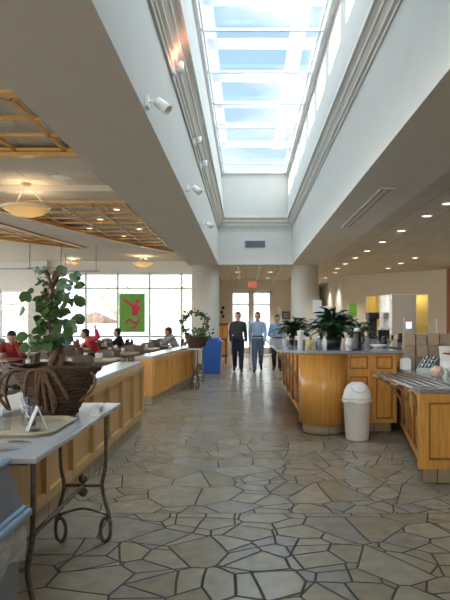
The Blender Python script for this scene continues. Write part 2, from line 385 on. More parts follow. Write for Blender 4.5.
def dup(o, loc, rz, label, group=None):
    c = copy_tree(o); c.location = loc; c.rotation_euler = (0, 0, rz); c['label'] = label
    if group: c['group'] = group
    elif 'group' in c: del c['group']
    return c
def struct(name, mb, m, parent=None):
    o = mb.build(name, m, parent)
    if not parent: o['kind'] = 'structure'
    return o

# ------------------------------------------------------------------ the setting
ZB, ZD, ZR = 3.30, 3.85, 3.45       # beam soffit, dining ceiling, right ceiling
struct('floor', MB().box(-12.2, 12.2, -6, 34, -.1, 0), 'floor')
XL0, XL1, XR0, XR1 = -1.865, -.89, 1.49, 2.48
YE = 18.76; YN = 2.4
struct('beam_left', MB().box(XL0, XL1, -6, YE, ZB, 4.72), 'soffit')['kind'] = 'structure'
struct('beam_right', MB().box(XR0, XR1, -6, YE, ZB, 4.72), 'soffit')
struct('wall_shaft_left', MB().box(XL1-.004, XL1+.004, YN, YE, ZB-.001, 4.7), 'paint')
struct('wall_shaft_right', MB().box(XR0-.004, XR0+.004, YN, YE, ZB-.001, 4.7), 'paint')
struct('wall_shaft_end', MB().box(XL0, XR1, YE, YE+.5, ZB, 4.9), 'paint')
struct('wall_shaft_near', MB().box(XL0, XR1, YN-.4, YN, ZB, 7.0), 'paint')
# moulding round the shaft: stepped profile, one run per side
ZM = EYE+3.05
prof = [(0, 0), (.03, 0), (.03, .05), (.07, .06), (.07, .10), (.11, .16), (.13, .16), (.13, .22), (.17, .27), (.21, .27), (.21, .36), (0, .36)]
mb = MB(); mb.extrude(prof, (XL1, YN, ZM), (1, 0, 0), (0, 1, 0), (0, 0, 1), YE-YN); struct('trim_1', mb, 'mould')
mb = MB(); mb.extrude(prof, (XR0, YN, ZM), (-.8, 0, 0), (0, 1, 0), (0, 0, 1), YE-YN); struct('trim_2', mb, 'mould')
mb = MB(); mb.extrude(prof, (XL1, YE, ZM), (0, -1, 0), (1, 0, 0), (0, 0, 1), XR0-XL1); struct('trim_3', mb, 'mould')
# upper shaft
ZG = EYE+4.72
def slab(name, a0, a1, b0, b1, th, m, y0=YN, y1=YE):   # wall leaning between (x,z) a and b, thickness outward
    mb = MB(); s = 1 if th > 0 else -1
    mb.extrude([(a0, a1), (b0, b1), (b0+th, b1), (a0+th, a1)], (0, y0, 0), (1, 0, 0), (0, 1, 0), (0, 0, 1), y1-y0)
    return struct(name, mb, m)
slab('wall_upper_left', -.68, ZM+.36, -.80, ZG, -.25, 'paint')
slab('wall_upper_right', 1.32, ZM+.36, 1.36, ZG, .25, 'paint')
mb = MB(); mb.box(-1.1, 1.7, YE-.21, YE+.1, ZM+.36, ZG); struct('wall_upper_end', mb, 'paint')
# roof around
mb = MB(); mb.box(-12.5, -1.05, -6.3, 34, 4.35, 4.5); mb.box(1.6, 12.5, -6.3, 34, 4.35, 4.5); mb.box(-1.05, 1.6, YE, 34, 4.35, 4.5); mb.box(-1.05, 1.6, -6.3, YN, 4.35, 4.5)
struct('roof', mb, 'outwall')
# skylight: curb frame, crossbars, glass panes, roof-level baffles
sk = sthing('window_skylight')
mb = MB()
for x in (-.79, 1.31): mb.box(x-.05, x+.05, YN, YE-.2, ZG-.01, ZG+.12)
for x in (-.70, 1.20): mb.box(x-.012, x+.012, YN, YE-.2, ZG+.02, ZG+.10)
mb.build('frame', 'ext_white', sk)
for k in range(14):
    y = 17.55-1.6*k
    if y < YN+.2: break
    MB().box(-.78, 1.3, y-.022, y+.022, ZG+.04, ZG+.09).build('crossbar', 'ext_white', sk)
MB().box(-.8, 1.32, YN, YE-.2, ZG+.125, ZG+.135).build('pane', 'glass', sk)
mb = MB(); mb.box(-.8, 1.32, YE-.28, YE-.18, ZG-.01, ZG+.1); mb.build('end_bar', 'ext_white', sk)
# frosted roof panels above the rooflight
bf = sthing('window_roof_baffles')
for k in range(12):
    y = 17.55-1.6*k
    MB().box(-.75, 1.35, y+.12, y+.55, ZG+.75, ZG+.77).build('baffle', 'frost', bf)
MB().box(-.92, -.58, YN, YE, ZG+.85, ZG+.87).build('baffle', 'frost', bf)
MB().box(.85, 1.15, YN, YE, ZG+.85, ZG+.87).build('baffle', 'frost', bf)
mb = MB(); mb.box(-1.35, -1.2, YN, YE+.6, 4.5, ZG+2.08); struct('sun_block_wall', mb, 'outwall')  # wall added to block the sun and shape its patch in the shaft

# left (dining) ceiling
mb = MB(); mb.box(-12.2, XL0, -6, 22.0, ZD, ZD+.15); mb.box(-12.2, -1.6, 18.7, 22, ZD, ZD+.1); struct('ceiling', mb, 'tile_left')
ZS = 3.74
mb = MB(); mb.box(-12.2, XL0, -6, 5.75, ZS, ZD); struct('ceiling_soffit_near', mb, 'soffit')
mb = MB(); mb.box(-12.2, XL0, 8.05, 8.85, ZS, ZD); struct('ceiling_soffit_middle', mb, 'soffit')
mb = MB(); mb.box(-12.2, XL0, 10.2, 10.95, ZS, ZD); struct('ceiling_soffit_far', mb, 'soffit')
A_ = [(-5.35, 10.95), (-4.95, 12.6), (-4.25, 14.9), (-3.35, 17.2), (-2.4, 19.2), (-1.865, 20.0)]
B_ = [(-4.85, 18.0), (-5.3, 15.7), (-5.66, 13.4), (-6.3, 10.95)]
mb = MB(); mb.prism(A_[:-1]+B_, ZS, ZD); struct('ceiling_soffit_curved', mb, 'soffit')
mb = MB(); mb.prism([(-12.2, 10.95), (-10.9, 10.95), (-7.6, 15.1), (-5.25, 18.15), (-4.85, 18.0), (-4.2, 18.3), (-2.4, 19.2), (-1.865, 20.0), (-1.6, 22.0), (-12.2, 22.0)], ZS+.002, ZD); struct('ceiling_soffit_window', mb, 'soffit')
# wooden grilles
def inside(x, y, poly):
    r = False; j = len(poly)-1
    for i in range(len(poly)):
        if (poly[i][1] > y) != (poly[j][1] > y) and x < (poly[j][0]-poly[i][0])*(y-poly[i][1])/(poly[j][1]-poly[i][1])+poly[i][0]: r = not r
        j = i
    return r
def grille(label, poly, xs, ys, z=3.755, wdt=.05, h=.035, border=True):
    g = thing('ceiling_grille', label, 'ceiling grille', (sum(p[0] for p in poly)/len(poly), sum(p[1] for p in poly)/len(poly), z))
    off = g.location
    mb = MB()
    def clip(p, q):
        n = 160; run = None
        for i in range(n+1):
            t = i/n; x = p[0]+(q[0]-p[0])*t; y = p[1]+(q[1]-p[1])*t
            ins = inside(x, y, poly)
            if ins and run is None: run = (x, y)
            if ins: last = (x, y)
            if run and (not ins or i == n):
                if (Vector(last)-Vector(run)).length > .1: mb.bar((run[0]-off.x, run[1]-off.y, h/2), (last[0]-off.x, last[1]-off.y, h/2), wdt, h)
                run = None
    x0, x1 = min(p[0] for p in poly)-.1, max(p[0] for p in poly)+.1; y0, y1 = min(p[1] for p in poly)-.1, max(p[1] for p in poly)+.1
    for x in xs: clip((x, y0), (x, y1))
    for y in ys: clip((x0, y), (x1, y))
    mb.build('lattice', 'slat', g)
    mb = MB(); n = len(poly)
    for i in range(n):
        a, b = poly[i], poly[(i+1) % n]
        mb.bar((a[0]-off.x, a[1]-off.y, h/2-.02), (b[0]-off.x, b[1]-off.y, h/2-.02), .13, h+.05)
    mb.build('border', 'slat', g)
    return g
P1 = [(-1.95, 5.82), (-1.95, 7.98), (-11.5, 7.98), (-11.5, 5.82)]
grille('wooden ceiling grille nearest the camera with square openings, at the left edge', P1, [-2.45-.67*k for k in range(13)], [6.05, 6.65, 7.25, 7.85])
P2 = [(-1.95, 11.05)]+[(-1.95, 19.7)]+[(x+.06, y) for x, y in A_[:-1]][::-1]; P2[-1] = (-5.25, 11.05)
grille('wooden ceiling grille beside the beam, in front of the green banner', P2, [-2.4-.65*k for k in range(5)], [11.7+.65*k for k in range(13)])
P3 = [(-6.36, 11.05), (-5.74, 13.4), (-5.38, 15.7), (-4.95, 17.9), (-5.25, 18.05), (-7.55, 15.05), (-10.7, 11.05)]
grille('slim wooden ceiling grille in the far left, left of the curved soffit', P3, [-5.6-.55*k for k in range(9)], [11.6+.6*k for k in range(11)])
# right ceiling and far corridor ceiling
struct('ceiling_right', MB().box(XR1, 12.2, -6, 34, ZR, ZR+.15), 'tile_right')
mb = MB(); mb.box(-1.7, 2.48, YE+.5, 26.1, ZB, ZB+.1); struct('ceiling_corridor', mb, 'tile_left')
mb = MB()
for k in range(5): mb.box(-1.0+.72*k-.03, -1.0+.72*k+.03, YE+.55, 26, ZB-.07, ZB)
struct('trim_4', mb, 'ext_white')
mb = MB(); mb.box(XR1-.1, XR1, -6, 34, ZB+.02, ZR+.1); struct('trim_5', mb, 'soffit')

# columns
def col_prof(r): return [(0, 0), (r+.03, 0), (r+.03, .15), (r, .16), (r, ZB-.001), (0, ZB-.001)]
for nm, x in (('column_left', -1.33), ('column_right', 1.935)):
    o = MB().lathe(col_prof(.45), (0, 0, 0), 48).build(nm, 'column'); o.location = (x, YE+.45, 0); o['kind'] = 'structure'

# walls
struct('wall_back', MB().box(-12.2, -6, -6.2, -6, 0, 4.4).box(2, 12.2, -6.2, -6, 0, 4.4).box(-6, 2, -6.2, -6, 0, 1.0).box(-6, 2, -6.2, -6, 3.4, 4.4), 'beige')
wn = sthing('fill_window_back')  # unseen window, added behind the camera for fill light
mb = MB()
for k in range(6): mb.box(-6+1.6*k-.03, -6+1.6*k+.03, -6.14, -6.06, 1.0, 3.4)
mb.build('window_frame', 'ext_white', wn); MB().box(-6, 2, -6.106, -6.094, 1.0, 3.4).build('pane', 'glass', wn)
struct('wall_right', MB().box(12.0, 12.2, -6, 34, 0, 4.4), 'beige')
# door wall at Y = 26
mb = MB(); mb.box(-1.9, -.74, 26, 26.2, 0, 3.4); mb.box(1.2, 3.0, 26, 26.2, 0, 3.4); mb.box(-.74, 1.2, 26, 26.2, 2.92, 3.4); struct('wall_end', mb, 'beige')
mb = MB(); mb.box(-1.8, -1.6, 19.3, 26, 0, 3.9); struct('wall_corridor_left', mb, 'beige')
mb = MB(); mb.box(2.9, 3.0, 26.2, 33, 0, 3.5); mb.box(3.0, 4.3, 33, 33.2, 0, 3.5); struct('wall_passage_end', mb, 'beige')
d = sthing('door_1'); d.location = (.23, 26.05, 0)
mb = MB(); mb.box(-.97, -.89, -.06, .1, 0, 2.92); mb.box(.89, .97, -.06, .1, 0, 2.92); mb.box(-.97, .97, -.06, .1, 2.84, 2.92)
mb.box(-.05, .05, -.05, .06, 0, 2.86); mb.box(-.9, .9, -.04, .04, 2.2, 2.25); mb.build('door_frame', 'ext_white', d)
for sgn in (-1, 1):
    mb = MB(); xa = sgn*.05; xb = sgn*.89
    a, b = min(xa, xb), max(xa, xb)
    mb.box(a, a+.07, -.03, .03, 0.02, 2.84); mb.box(b-.07, b, -.03, .03, 0.02, 2.84); mb.box(a, b, -.03, .03, .02, .30); mb.box(a, b, -.03, .03, 2.74, 2.84)
    lf = mb.build('door_leaf', 'ext_white', d)
    MB().box(a+.05, b-.05, -.005, .005, .28, 2.76).build('pane', 'glass', lf)
    MB().tube([(sgn*.12, -.09, .95), (sgn*.12, -.09, 1.35)], .015).box(sgn*.12-.01, sgn*.12+.01, -.09, -.03, .98, 1.0).box(sgn*.12-.01, sgn*.12+.01, -.09, -.03, 1.3, 1.32).build('door_handle', 'steel', lf)

# window wall of the dining area, Y = 22
XP0, XP1 = -8.15, -7.45
mb = MB(); mb.box(XP1, -1.6, 22, 22.25, 0, .45); mb.box(XP1, -1.6, 22, 22.25, 3.30, 4.0); mb.box(XP0, XP1, 21.8, 22.25, 0, 4.0)
mb.box(-12.2, XP0, 22, 22.25, 2.66, 4.0); mb.box(-1.95, -1.6, 22, 22.25, .45, 3.3); mb.box(-12.2, -11.6, 22, 22.25, 0, 2.66); struct('wall_window', mb, 'paint')
wn = sthing('window_1'); wn.location = (0, 22.1, 0)
mb = MB()
for x in (-7.42, -6.07, -4.86, -3.65, -2.44, -1.98): mb.box(x-.03, x+.03, -.05, .05, .45, 3.30)
mb.box(XP1, -1.95, -.05, .05, .45, .52); mb.box(XP1, -1.95, -.05, .05, 3.24, 3.30); mb.box(XP1, -1.95, -.05, .05, 2.70, 2.75)
mb.build('window_frame', 'ext_white', wn)
MB().box(XP1, -1.95, -.006, .006, .5, 3.26).build('pane', 'glass', wn)
mb = MB(); mb.box(XP1, -1.95, -.25, .1, .42, .45); mb.build('window_sill', 'marble', wn)
wn = sthing('window_2'); wn.location = (0, 22.1, 0)
mb = MB()
for x in (-11.58, -10.4, -9.3, -8.2): mb.box(x-.035, x+.035, -.05, .05, 0, 2.66)
mb.box(-11.6, XP0, -.05, .05, 0, .12); mb.box(-11.6, XP0, -.05, .05, 2.58, 2.66); mb.box(-11.6, XP0, -.04, .04, 2.1, 2.15)
mb.build('window_frame', 'ext_white', wn)
MB().box(-11.6, XP0, -.006, .006, .1, 2.6).build('pane', 'glass', wn)
# left side wall; its unseen windows are added for light
mb = MB(); mb.box(-12.2, -12, -6, 22, 0, .5); mb.box(-12.2, -12, -6, 22, 3.2, 4.4)
for k in range(6): mb.box(-12.2, -12, -6+5.4*k-.3, -6+5.4*k+.3, .5, 3.2)
struct('wall_left', mb, 'paint')
wn = sthing('fill_window_side')
mb = MB()
for k in range(14): mb.box(-12.14, -12.06, -5.5+2*k-.03, -5.5+2*k+.03, .5, 3.2)
mb.build('window_frame', 'ext_white', wn)
MB().box(-12.106, -12.094, -6, 22, .5, 3.2).build('pane', 'glass', wn)
# baseboard for half hidden walls
mb = MB(); mb.box(XP1, -1.6, 21.96, 22, 0, .1); struct('baseboard_window', mb, 'mould')

# angled beige wall on the right with a lit serving hatch
pa, pb = Vector((4.2, 25.0)), Vector((7.65, 22.05))
dv = (pb-pa); L = dv.length; dv.normalize(); ang = math.atan2(dv.y, dv.x)
def hit(u):  # distance along wall for picture column u
    k = (u-246)/F
    return (pa.x-k*pa.y)/(k*dv.y-dv.x)
h0, h1 = hit(366), hit(428)
hz0, hz1 = 1.0, 2.52
wl = MB(); wl.box(0, h0, 0, .15, 0, 3.5); wl.box(h1, L, 0, .15, 0, 3.5); wl.box(h0, h1, 0, .15, 0, hz0); wl.box(h0, h1, 0, .15, hz1, 3.5)
o = wl.build('wall_hatch', 'beige'); o.location = (pa.x, pa.y, 0); o.rotation_euler = (0, 0, ang); o['kind'] = 'structure'
nb = MB(); nb.box(h0-.05, h1+.05, .85, .9, hz0-.1, hz1+.1); nb.box(h0-.05, h0, .15, .9, hz0-.1, hz1+.1); nb.box(h1, h1+.05, .15, .9, hz0-.1, hz1+.1); nb.box(h0, h1, .15, .9, hz1+.02, hz1+.1); nb.box(h0, h1, .15, .9, hz0-.1, hz0)
o = nb.build('wall_hatch_recess', pmat('warm_cream_paint', (.72, .62, .30), .8, noise=.03)); o.location = (pa.x, pa.y, 0); o.rotation_euler = (0, 0, ang); o['kind'] = 'structure'
struct('wall_passage_right', MB().box(4.2, 4.35, 25, 33, 0, 3.5), 'paint')
struct('wall_side_right', MB().box(7.62, 7.8, 8, 20.6, 0, 3.5), 'beige'); struct('wall_wood_pier', MB().box(7.6, 7.8, 20.6, 22.1, 0, 3.45), 'terracotta')
mb = MB()
for y in (27.2, 29.6): mb.box(4.14, 4.2, y, y+.95, 0, 2.15)
struct('door_2', mb, 'chairdark')
for k in (.25, .5, .75):
    c = Vector((pa.x, pa.y))+dv*(h0+(h1-h0)*k); nrm = Vector((-dv.y, dv.x))*.5
    l = bpy.data.lights.new('hatch_lamp', 'POINT'); l.energy = 4; l.color = (1, .82, .42); l.shadow_soft_size = .1
    lo = bpy.data.objects.new('hatch_lamp', l); C.objects.link(lo); lo.location = (c.x+nrm.x, c.y+nrm.y, hz1-.12)

# outside: paving, low wall, trees, parasol
struct('ground_outside', MB().box(-60, 60, 34.3, 120, -.2, -.12).box(-60, -12.2, -40, 34.3, -.2, -.12).box(-12.2, -1.8, 22.25, 34.3, -.2, -.12).box(-1.8, 2.9, 26.2, 34.3, -.2, -.12), 'paving')
mb = MB(); mb.box(-45, 2.6, 60, 66, 0, 7); struct('building_outside', mb, 'outwall')

# ------------------------------------------------------------------ low panelled walls on the left
PARENT = [None]
def panel_run(mb, p0, p1, z0, z1, n, out, st=.075, th=.034, raised=False):
    """stiles and rails standing proud of the face p0-p1; out = unit normal"""
    p0 = Vector((*p0, 0)); p1 = Vector((*p1, 0)); o = Vector((*out, 0))*th/2
    d = p1-p0; L = d.length; dn = d.normalized()
    for zz in (z0+st/2, z1-st/2):
        mb.bar(p0+o+Vector((0, 0, zz)), p1+o+Vector((0, 0, zz)), th, st)
    for k in range(n+1):
        c = p0+dn*(st/2+(L-st)*k/n)+o
        mb.bar(c+Vector((0, 0, z0)), c+Vector((0, 0, z1)), th, st, up=(o.x, o.y, 0)) if False else mb.obox(c+Vector((0, 0, (z0+z1)/2)), (st+.001, th+.006, z1-z0+.001), Matrix.Rotation(math.atan2(dn.y, dn.x), 3, 'Z'))
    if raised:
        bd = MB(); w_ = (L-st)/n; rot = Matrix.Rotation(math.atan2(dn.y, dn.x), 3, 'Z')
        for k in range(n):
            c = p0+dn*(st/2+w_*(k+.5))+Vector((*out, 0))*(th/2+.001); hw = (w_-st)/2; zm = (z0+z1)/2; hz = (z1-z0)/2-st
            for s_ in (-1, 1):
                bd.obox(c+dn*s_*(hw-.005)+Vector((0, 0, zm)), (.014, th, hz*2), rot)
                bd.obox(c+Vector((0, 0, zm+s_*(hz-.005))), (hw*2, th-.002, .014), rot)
        bd.build('groove_shade_strip', 'groove_shade', PARENT[0])  # dark strips put where only the grooves' shade would fall
        w_ = (L-st)/n
        for k in range(n):
            c = p0+dn*(st/2+w_*(k+.5))+Vector((*out, 0))*(-.008)
            rot = Matrix.Rotation(math.atan2(dn.y, dn.x), 3, 'Z')
            mb.obox(c+Vector((0, 0, (z0+z1)/2)), (w_-st-.04, .034, z1-z0-2*st-.04), rot, .006)
def low_wall(label, pts, n, ztop, wood, group=None):
    """pts = front-left... footprint (4 corners: near-aisle, far-aisle, far-back, near-back)"""
    a, b, c, d_ = [Vector(p) for p in pts]
    t = thing('low_partition', label, 'low wall', (a.x, a.y, 0), 0, group)
    loc = lambda p: (p[0]-a.x, p[1]-a.y)
    MB().prism([loc(p) for p in (a, b, c, d_)], .16, ztop-.05).build('body', wood, t)
    cen = (a+b+c+d_)/4
    gr = lambda p, k: loc(p+(p-cen).normalized()*k)
    MB().prism([gr(p, -.015) for p in (a, b, c, d_)], 0, .165).build('stone_base', 'kick', t)
    MB().prism([gr(p, .03) for p in (a, b, c, d_)], ztop-.05, ztop, .008).build('countertop', 'marble', t)
    mb = MB(); dn = (b-a).normalized(); out = Vector((dn.y, -dn.x))
    panel_run(mb, loc(a), loc(b), .16, ztop-.05, n, out)
    dn = (a-d_).normalized(); panel_run(mb, loc(d_), loc(a), .16, ztop-.05, 1, (dn.y, -dn.x))
    dn = (c-b).normalized(); panel_run(mb, loc(b), loc(c), .16, ztop-.05, 1, (dn.y, -dn.x))
    mb.build('panel_frame', wood, t)
    return t
low_wall('panelled wooden low wall behind the iron table, nearest the camera', [(-1.45, -1.0), (-1.45, 8.05), (-1.78, 8.05), (-1.78, -1.0)], 14, .90, 'maple_pale')
low_wall('panelled wooden low wall in the middle distance, before the blue bin', [(-1.62, 10.15), (-1.28, 14.4), (-1.56, 14.45), (-1.93, 10.15)], 8, .86, 'maple')

# ------------------------------------------------------------------ island counter on the right
def arc(cx, cy, r, a0, a1, n):
    return [(cx+r*math.cos(math.radians(a0+(a1-a0)*k/n)), cy+r*math.sin(math.radians(a0+(a1-a0)*k/n))) for k in range(n+1)]
t = thing('island_counter', 'curved maple serving island with tall plants on its top', 'counter', (.73, 8.0, 0)); PARENT[0] = t
O = Vector((.73, 8.0))
def lc(ps): return [(p[0]-O.x, p[1]-O.y) for p in ps]
foot = [(.80, 7.80), (.95, 7.62), (1.96, 7.62), (1.96, 8.6), (3.2, 8.6), (3.2, 12.2), (.80, 12.2)]
MB().prism(lc(foot), .14, 1.048).build('cabinet_body', 'maple', t)
MB().lathe([(0, .142), (.325, .142), (.325, 1.048), (0, 1.048)], (1.025-O.x, 7.72-O.y, 0), 64).build('curved_end', 'maple', t)
footk = [(.88, 7.9), (1.0, 7.70), (1.92, 7.70), (1.92, 8.7), (3.1, 8.7), (3.1, 12.1), (.88, 12.1)]
MB().prism(lc(footk), 0, .145).lathe([(0, 0), (.275, 0), (.275, .143), (0, .143)], (1.025-O.x, 7.72-O.y, 0), 48).build('stone_base', 'kick', t)
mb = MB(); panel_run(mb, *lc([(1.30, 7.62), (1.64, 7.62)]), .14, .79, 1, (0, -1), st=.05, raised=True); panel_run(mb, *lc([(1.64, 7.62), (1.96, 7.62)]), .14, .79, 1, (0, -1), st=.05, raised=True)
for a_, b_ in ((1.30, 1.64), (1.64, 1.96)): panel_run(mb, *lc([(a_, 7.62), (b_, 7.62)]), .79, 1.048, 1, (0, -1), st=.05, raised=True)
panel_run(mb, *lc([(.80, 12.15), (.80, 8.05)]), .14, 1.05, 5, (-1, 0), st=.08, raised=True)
mb.build('panel_frame', 'maple', t)
for y in (8.3, 9.4, 10.5, 11.6):
    pts = [(-.25-.0, y-8, 1.03), (-.18, y-8, .97), (-.10, y-8, .84), (-.02, y-8, .68), (.01, y-8, .4), (.03, y-8, .2)]
    MB().tube(pts, .016).build('bracket', 'bracket', t)
top = tag(None, None) if False else None
tp = [(.40, 12.3)]+arc(.40+.62, 7.86, .62, 180, 262, 14)+[(1.1, 7.24), (1.96, 7.26), (1.96, 8.56), (3.25, 8.56), (3.25, 12.3)]
o = MB().prism(tp, 1.05, 1.09, .008).build('island_countertop', 'granite')
tag(o, 'dark granite worktop lying over the curved maple island', 'worktop')

# tray counter near right
t = thing('tray_counter', 'maple cabinet at the right edge under the metal tray rail', 'counter', (1.54, 5.2, 0)); PARENT[0] = t; O = Vector((1.54, 5.2))
MB().prism(lc([(1.54, 5.2), (4.6, 5.2), (4.6, 8.5), (2.10, 8.5), (2.10, 7.45), (1.99, 7.35), (1.61, 5.25), (1.54, 5.24)]), .145, .815).build('cabinet_body', 'maple', t)
MB().prism(lc([(1.60, 5.24), (4.6, 5.24), (4.6, 8.45), (2.14, 8.45), (2.14, 7.4), (2.02, 7.35), (1.66, 5.30), (1.60, 5.28)]), 0, .15).build('stone_base', 'kick', t)
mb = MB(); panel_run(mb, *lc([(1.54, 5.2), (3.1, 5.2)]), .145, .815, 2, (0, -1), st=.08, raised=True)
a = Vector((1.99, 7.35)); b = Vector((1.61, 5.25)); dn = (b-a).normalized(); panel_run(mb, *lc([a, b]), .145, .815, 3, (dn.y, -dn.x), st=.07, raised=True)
mb.build('panel_frame', 'maple', t)
for y, xw in ((7.05, 1.93), (6.25, 1.79), (5.62, 1.675)):
    pts = [(1.55, y, .785), (1.60, y, .78), (1.60+(xw-1.6)*.45, y, .70), (1.60+(xw-1.6)*.8, y, .52), (xw-.02, y, .35), (xw-.005, y, .20)]
    MB().tube([(p[0]-O.x, p[1]-O.y, p[2]) for p in pts], .014).build('bracket', 'bracket', t)
o = MB().prism([(1.53, 5.12), (4.7, 5.12), (4.7, 8.52), (2.0, 8.52), (2.0, 7.22), (1.93, 7.22), (1.93, 5.35), (1.53, 5.35)], .82, .86, .006).build('tray_countertop', 'granite')
tag(o, 'grey granite worktop under the brown cartons at the right edge', 'worktop')
t = thing('tray_rail', 'brushed metal tray slide of parallel tubes beside the granite worktop', 'tray rail', (1.52, 5.36, .84))
for k in range(5):
    x = .015+.09*k
    MB().tube([(x, 0, 0), (x, 1.62, 0)], .014, 10).build('rail_tube', 'rail_steel', t)
for y in (.04, .55, 1.08, 1.6): MB().box(0, .39, y-.012, y+.012, -.03, -.012).build('cross_bar', 'steel', t)

# swing-top bin
t = thing('trash_can', 'white swing-top trash can against the maple counter', 'trash can', (1.375, 7.22, 0))
MB().lathe([(0, 0), (.140, 0), (.146, .02), (.166, .46), (.176, .47), (.176, .50), (.168, .505), (0, .505)], n=40).build('bin_body', 'whiteplastic', t)
MB().lathe([(.168, .50), (.180, .505), (.180, .525), (.170, .54), (.160, .60), (.125, .665), (.07, .705), (0, .715)], n=40).build('lid', 'whiteplastic', t)
fl = MB(); fl.lathe([(0, .004), (.085, .004), (.095, -.002), (0, -.004)], n=28, rot=Matrix.Rotation(math.radians(52), 3, 'X'), sy=.8)
fl.build('swing_flap', 'whiteplastic', t, loc=(0, -.118, .655))
mb = MB(); pts = []
for k in range(48):
    a = 2*PI*k/48; r = .181+.004*math.sin(9*a)+.003*math.sin(17*a); pts.append((r*math.cos(a), r*math.sin(a), .475+.012*math.sin(5*a)))
mb.tube(pts, .012, 6, True); mb.build('bin_liner', 'paper', t)

# ------------------------------------------------------------------ iron tables
def console(name, label, loc, wid, L, h, group, wood=False):
    t = thing(name, label, 'table', loc, 0, group)     # origin: right near corner on floor, x to the left, y away
    MB().box(-wid, 0, 0, L, h-.026, h, .006).build('tabletop', 'marble', t)
    mb = MB()
    mb.box(-wid+.06, -.06, .06, L-.06, h-.046, h-.026); mb.build('apron', 'iron', t)
    ys = (.16, L-.14); xs = (-.07, -wid+.09)
    for y in ys:
        for x in xs:
            s = 1 if x == xs[0] else -1
            p = [(x, y, h-.05), (x, y, h*.72), (x-s*.005, y, h*.55), (x-s*.025, y, h*.43), (x-s*.01, y, h*.32), (x+s*.02, y, h*.20), (x+s*.03, y, h*.10), (x+s*.02, y, .03), (x-s*.01, y, .012), (x-s*.03, y, .04), (x-s*.035, y, .09), (x-s*.025, y, .14), (x, y, .165), (x+s*.02, y, .15)]
            MB().tube(smooth(p), .0125).build('leg', 'iron', t)
        MB().tube([(xs[0]-.015, y, h*.42), (xs[1]+.015, y, h*.42)], .011).build('crossbar', 'iron', t)
        MB().tube(smooth([(xs[0]+.02, y, h*.2), ((xs[0]+xs[1])/2, y, h*.2+.045), (xs[1]-.02, y, h*.2)]), .009).build('arched_bar', 'iron', t)
        for dz in (.035, -.035):
            MB().ball(((xs[0]+xs[1])/2, y, h*.42+dz*1.25), .030, 14).build('ball', 'iron', t)
    xm = (xs[0]+xs[1])/2
    MB().tube([(xm, ys[0], h*.42), (xm, ys[1], h*.42)], .013).build('stretcher', 'iron', t)
    return t
def smooth(p, k=4):
    p = [Vector(q) for q in p]; out = []
    for i in range(len(p)-1):
        a, b, c, d_ = p[max(i-1, 0)], p[i], p[i+1], p[min(i+2, len(p)-1)]
        for j in range(k):
            t = j/k
            out.append(.5*((2*b)+(c-a)*t+(2*a-5*b+4*c-d_)*t*t+(3*b-a-3*c+d_)*t**3))
    out.append(p[-1]); return out
console('console_table', 'iron-legged marble console table holding the tray, nearest the camera', (-.85, 2.36, 0), .46, 1.61, .90, 'iron console tables')
console('console_table', 'small dark iron console table under the ivy basket, beyond the middle low wall', (-.97, 12.4, 0), .28, 1.75, .88, 'iron console tables')

# ------------------------------------------------------------------ leaves
def leaf(mb, c, d, up, L, W, fold=.25, curl=.3, n=6, roundl=False):
    d = Vector(d).normalized(); s = d.cross(Vector(up))
    if s.length < .05: s = d.cross(Vector((1, .3, 0)))
    s.normalize(); u = s.cross(d)
    c = Vector(c); rows = []
    for i in range(n+1):
        t = i/n
        wd = W*.5*(math.sin(PI*min(1, max(0, t)))**(.55 if roundl else .8)) if 0 < i < n else 0
        p = c+d*(L*t)-u*(curl*L*t*t)
        if wd == 0: rows.append([mb.bm.verts.new(p)])
        else: rows.append([mb.bm.verts.new(p+s*wd+u*wd*fold), mb.bm.verts.new(p-u*.0), mb.bm.verts.new(p-s*wd+u*wd*fold)])
    for a, b in zip(rows, rows[1:]):
        if len(a) == 1: fs = [(a[0], b[0], b[1]), (a[0], b[1], b[2])]
        elif len(b) == 1: fs = [(a[0], b[0], a[1]), (a[1], b[0], a[2])]
        else: fs = [(a[0], b[0], b[1], a[1]), (a[1], b[1], b[2], a[2])]
        for f in fs: mb.bm.faces.new(f).smooth = True
rnd = random.Random(3)
def rv(a=1): return Vector((rnd.uniform(-a, a), rnd.uniform(-a, a), rnd.uniform(-a, a)))

# near basket with twisted fig tree
t = thing('potted_tree', 'leafy tree with twisted trunk in a wicker basket on the iron table', 'potted plant', (-1.14, 3.50, .90))
mb = MB(); H = .26
mb.lathe([(0, 0), (.105, 0), (.115, .02), (.236, H-.01), (.222, H-.01), (.10, .03), (0, .03)], n=40)
for k in range(15):
    z = .012+k*(H-.02)/14; r = .114+.126*z/H
    mb.tube([((r+.005*math.sin(a*11+k*PI))*math.cos(a), (r+.005*math.sin(a*11+k*PI))*math.sin(a), z+.004*math.sin(a*3+k)) for a in [2*PI*q/44 for q in range(44)]], .0105, 6, True)
for k in range(5):
    mb.tube([((.246+.016*math.sin(3*a+k))*math.cos(a), (.246+.016*math.cos(2*a+k*2))*math.sin(a), H+.010*k*.6+.014*math.sin(4*a+k*1.7)) for a in [2*PI*q/44 for q in range(44)]], .009, 6, True)
bk = mb.build('basket', 'wicker', t)
mb = MB()
for dx, w_, b_ in ((-.03, .085, .05), (.0, .045, .02), (.04, .08, .09), (.02, .02, .01)):
    mb.tube(smooth([(dx-w_, -.155, .03+b_), (dx-w_*.95, -.205, .15), (dx-w_*.4, -.275, .27), (dx+w_*.3, -.275, .275), (dx+w_*.95, -.215, .16), (dx+w_, -.155, .02+b_)]), .011, 7)
mb.tube(smooth([(-.22, -.1, .26), (-.28, -.12, .22), (-.29, -.12, .12), (-.24, -.1, .04), (-.30, -.02, .14), (-.27, 0, .27)]), .010, 7)
mb.tube(smooth([(.22, -.08, .27), (.265, -.12, .22), (.245, -.12, .15), (.17, -.1, .09)]), .009, 7)
mb.build('vine_loops', 'bark', bk)
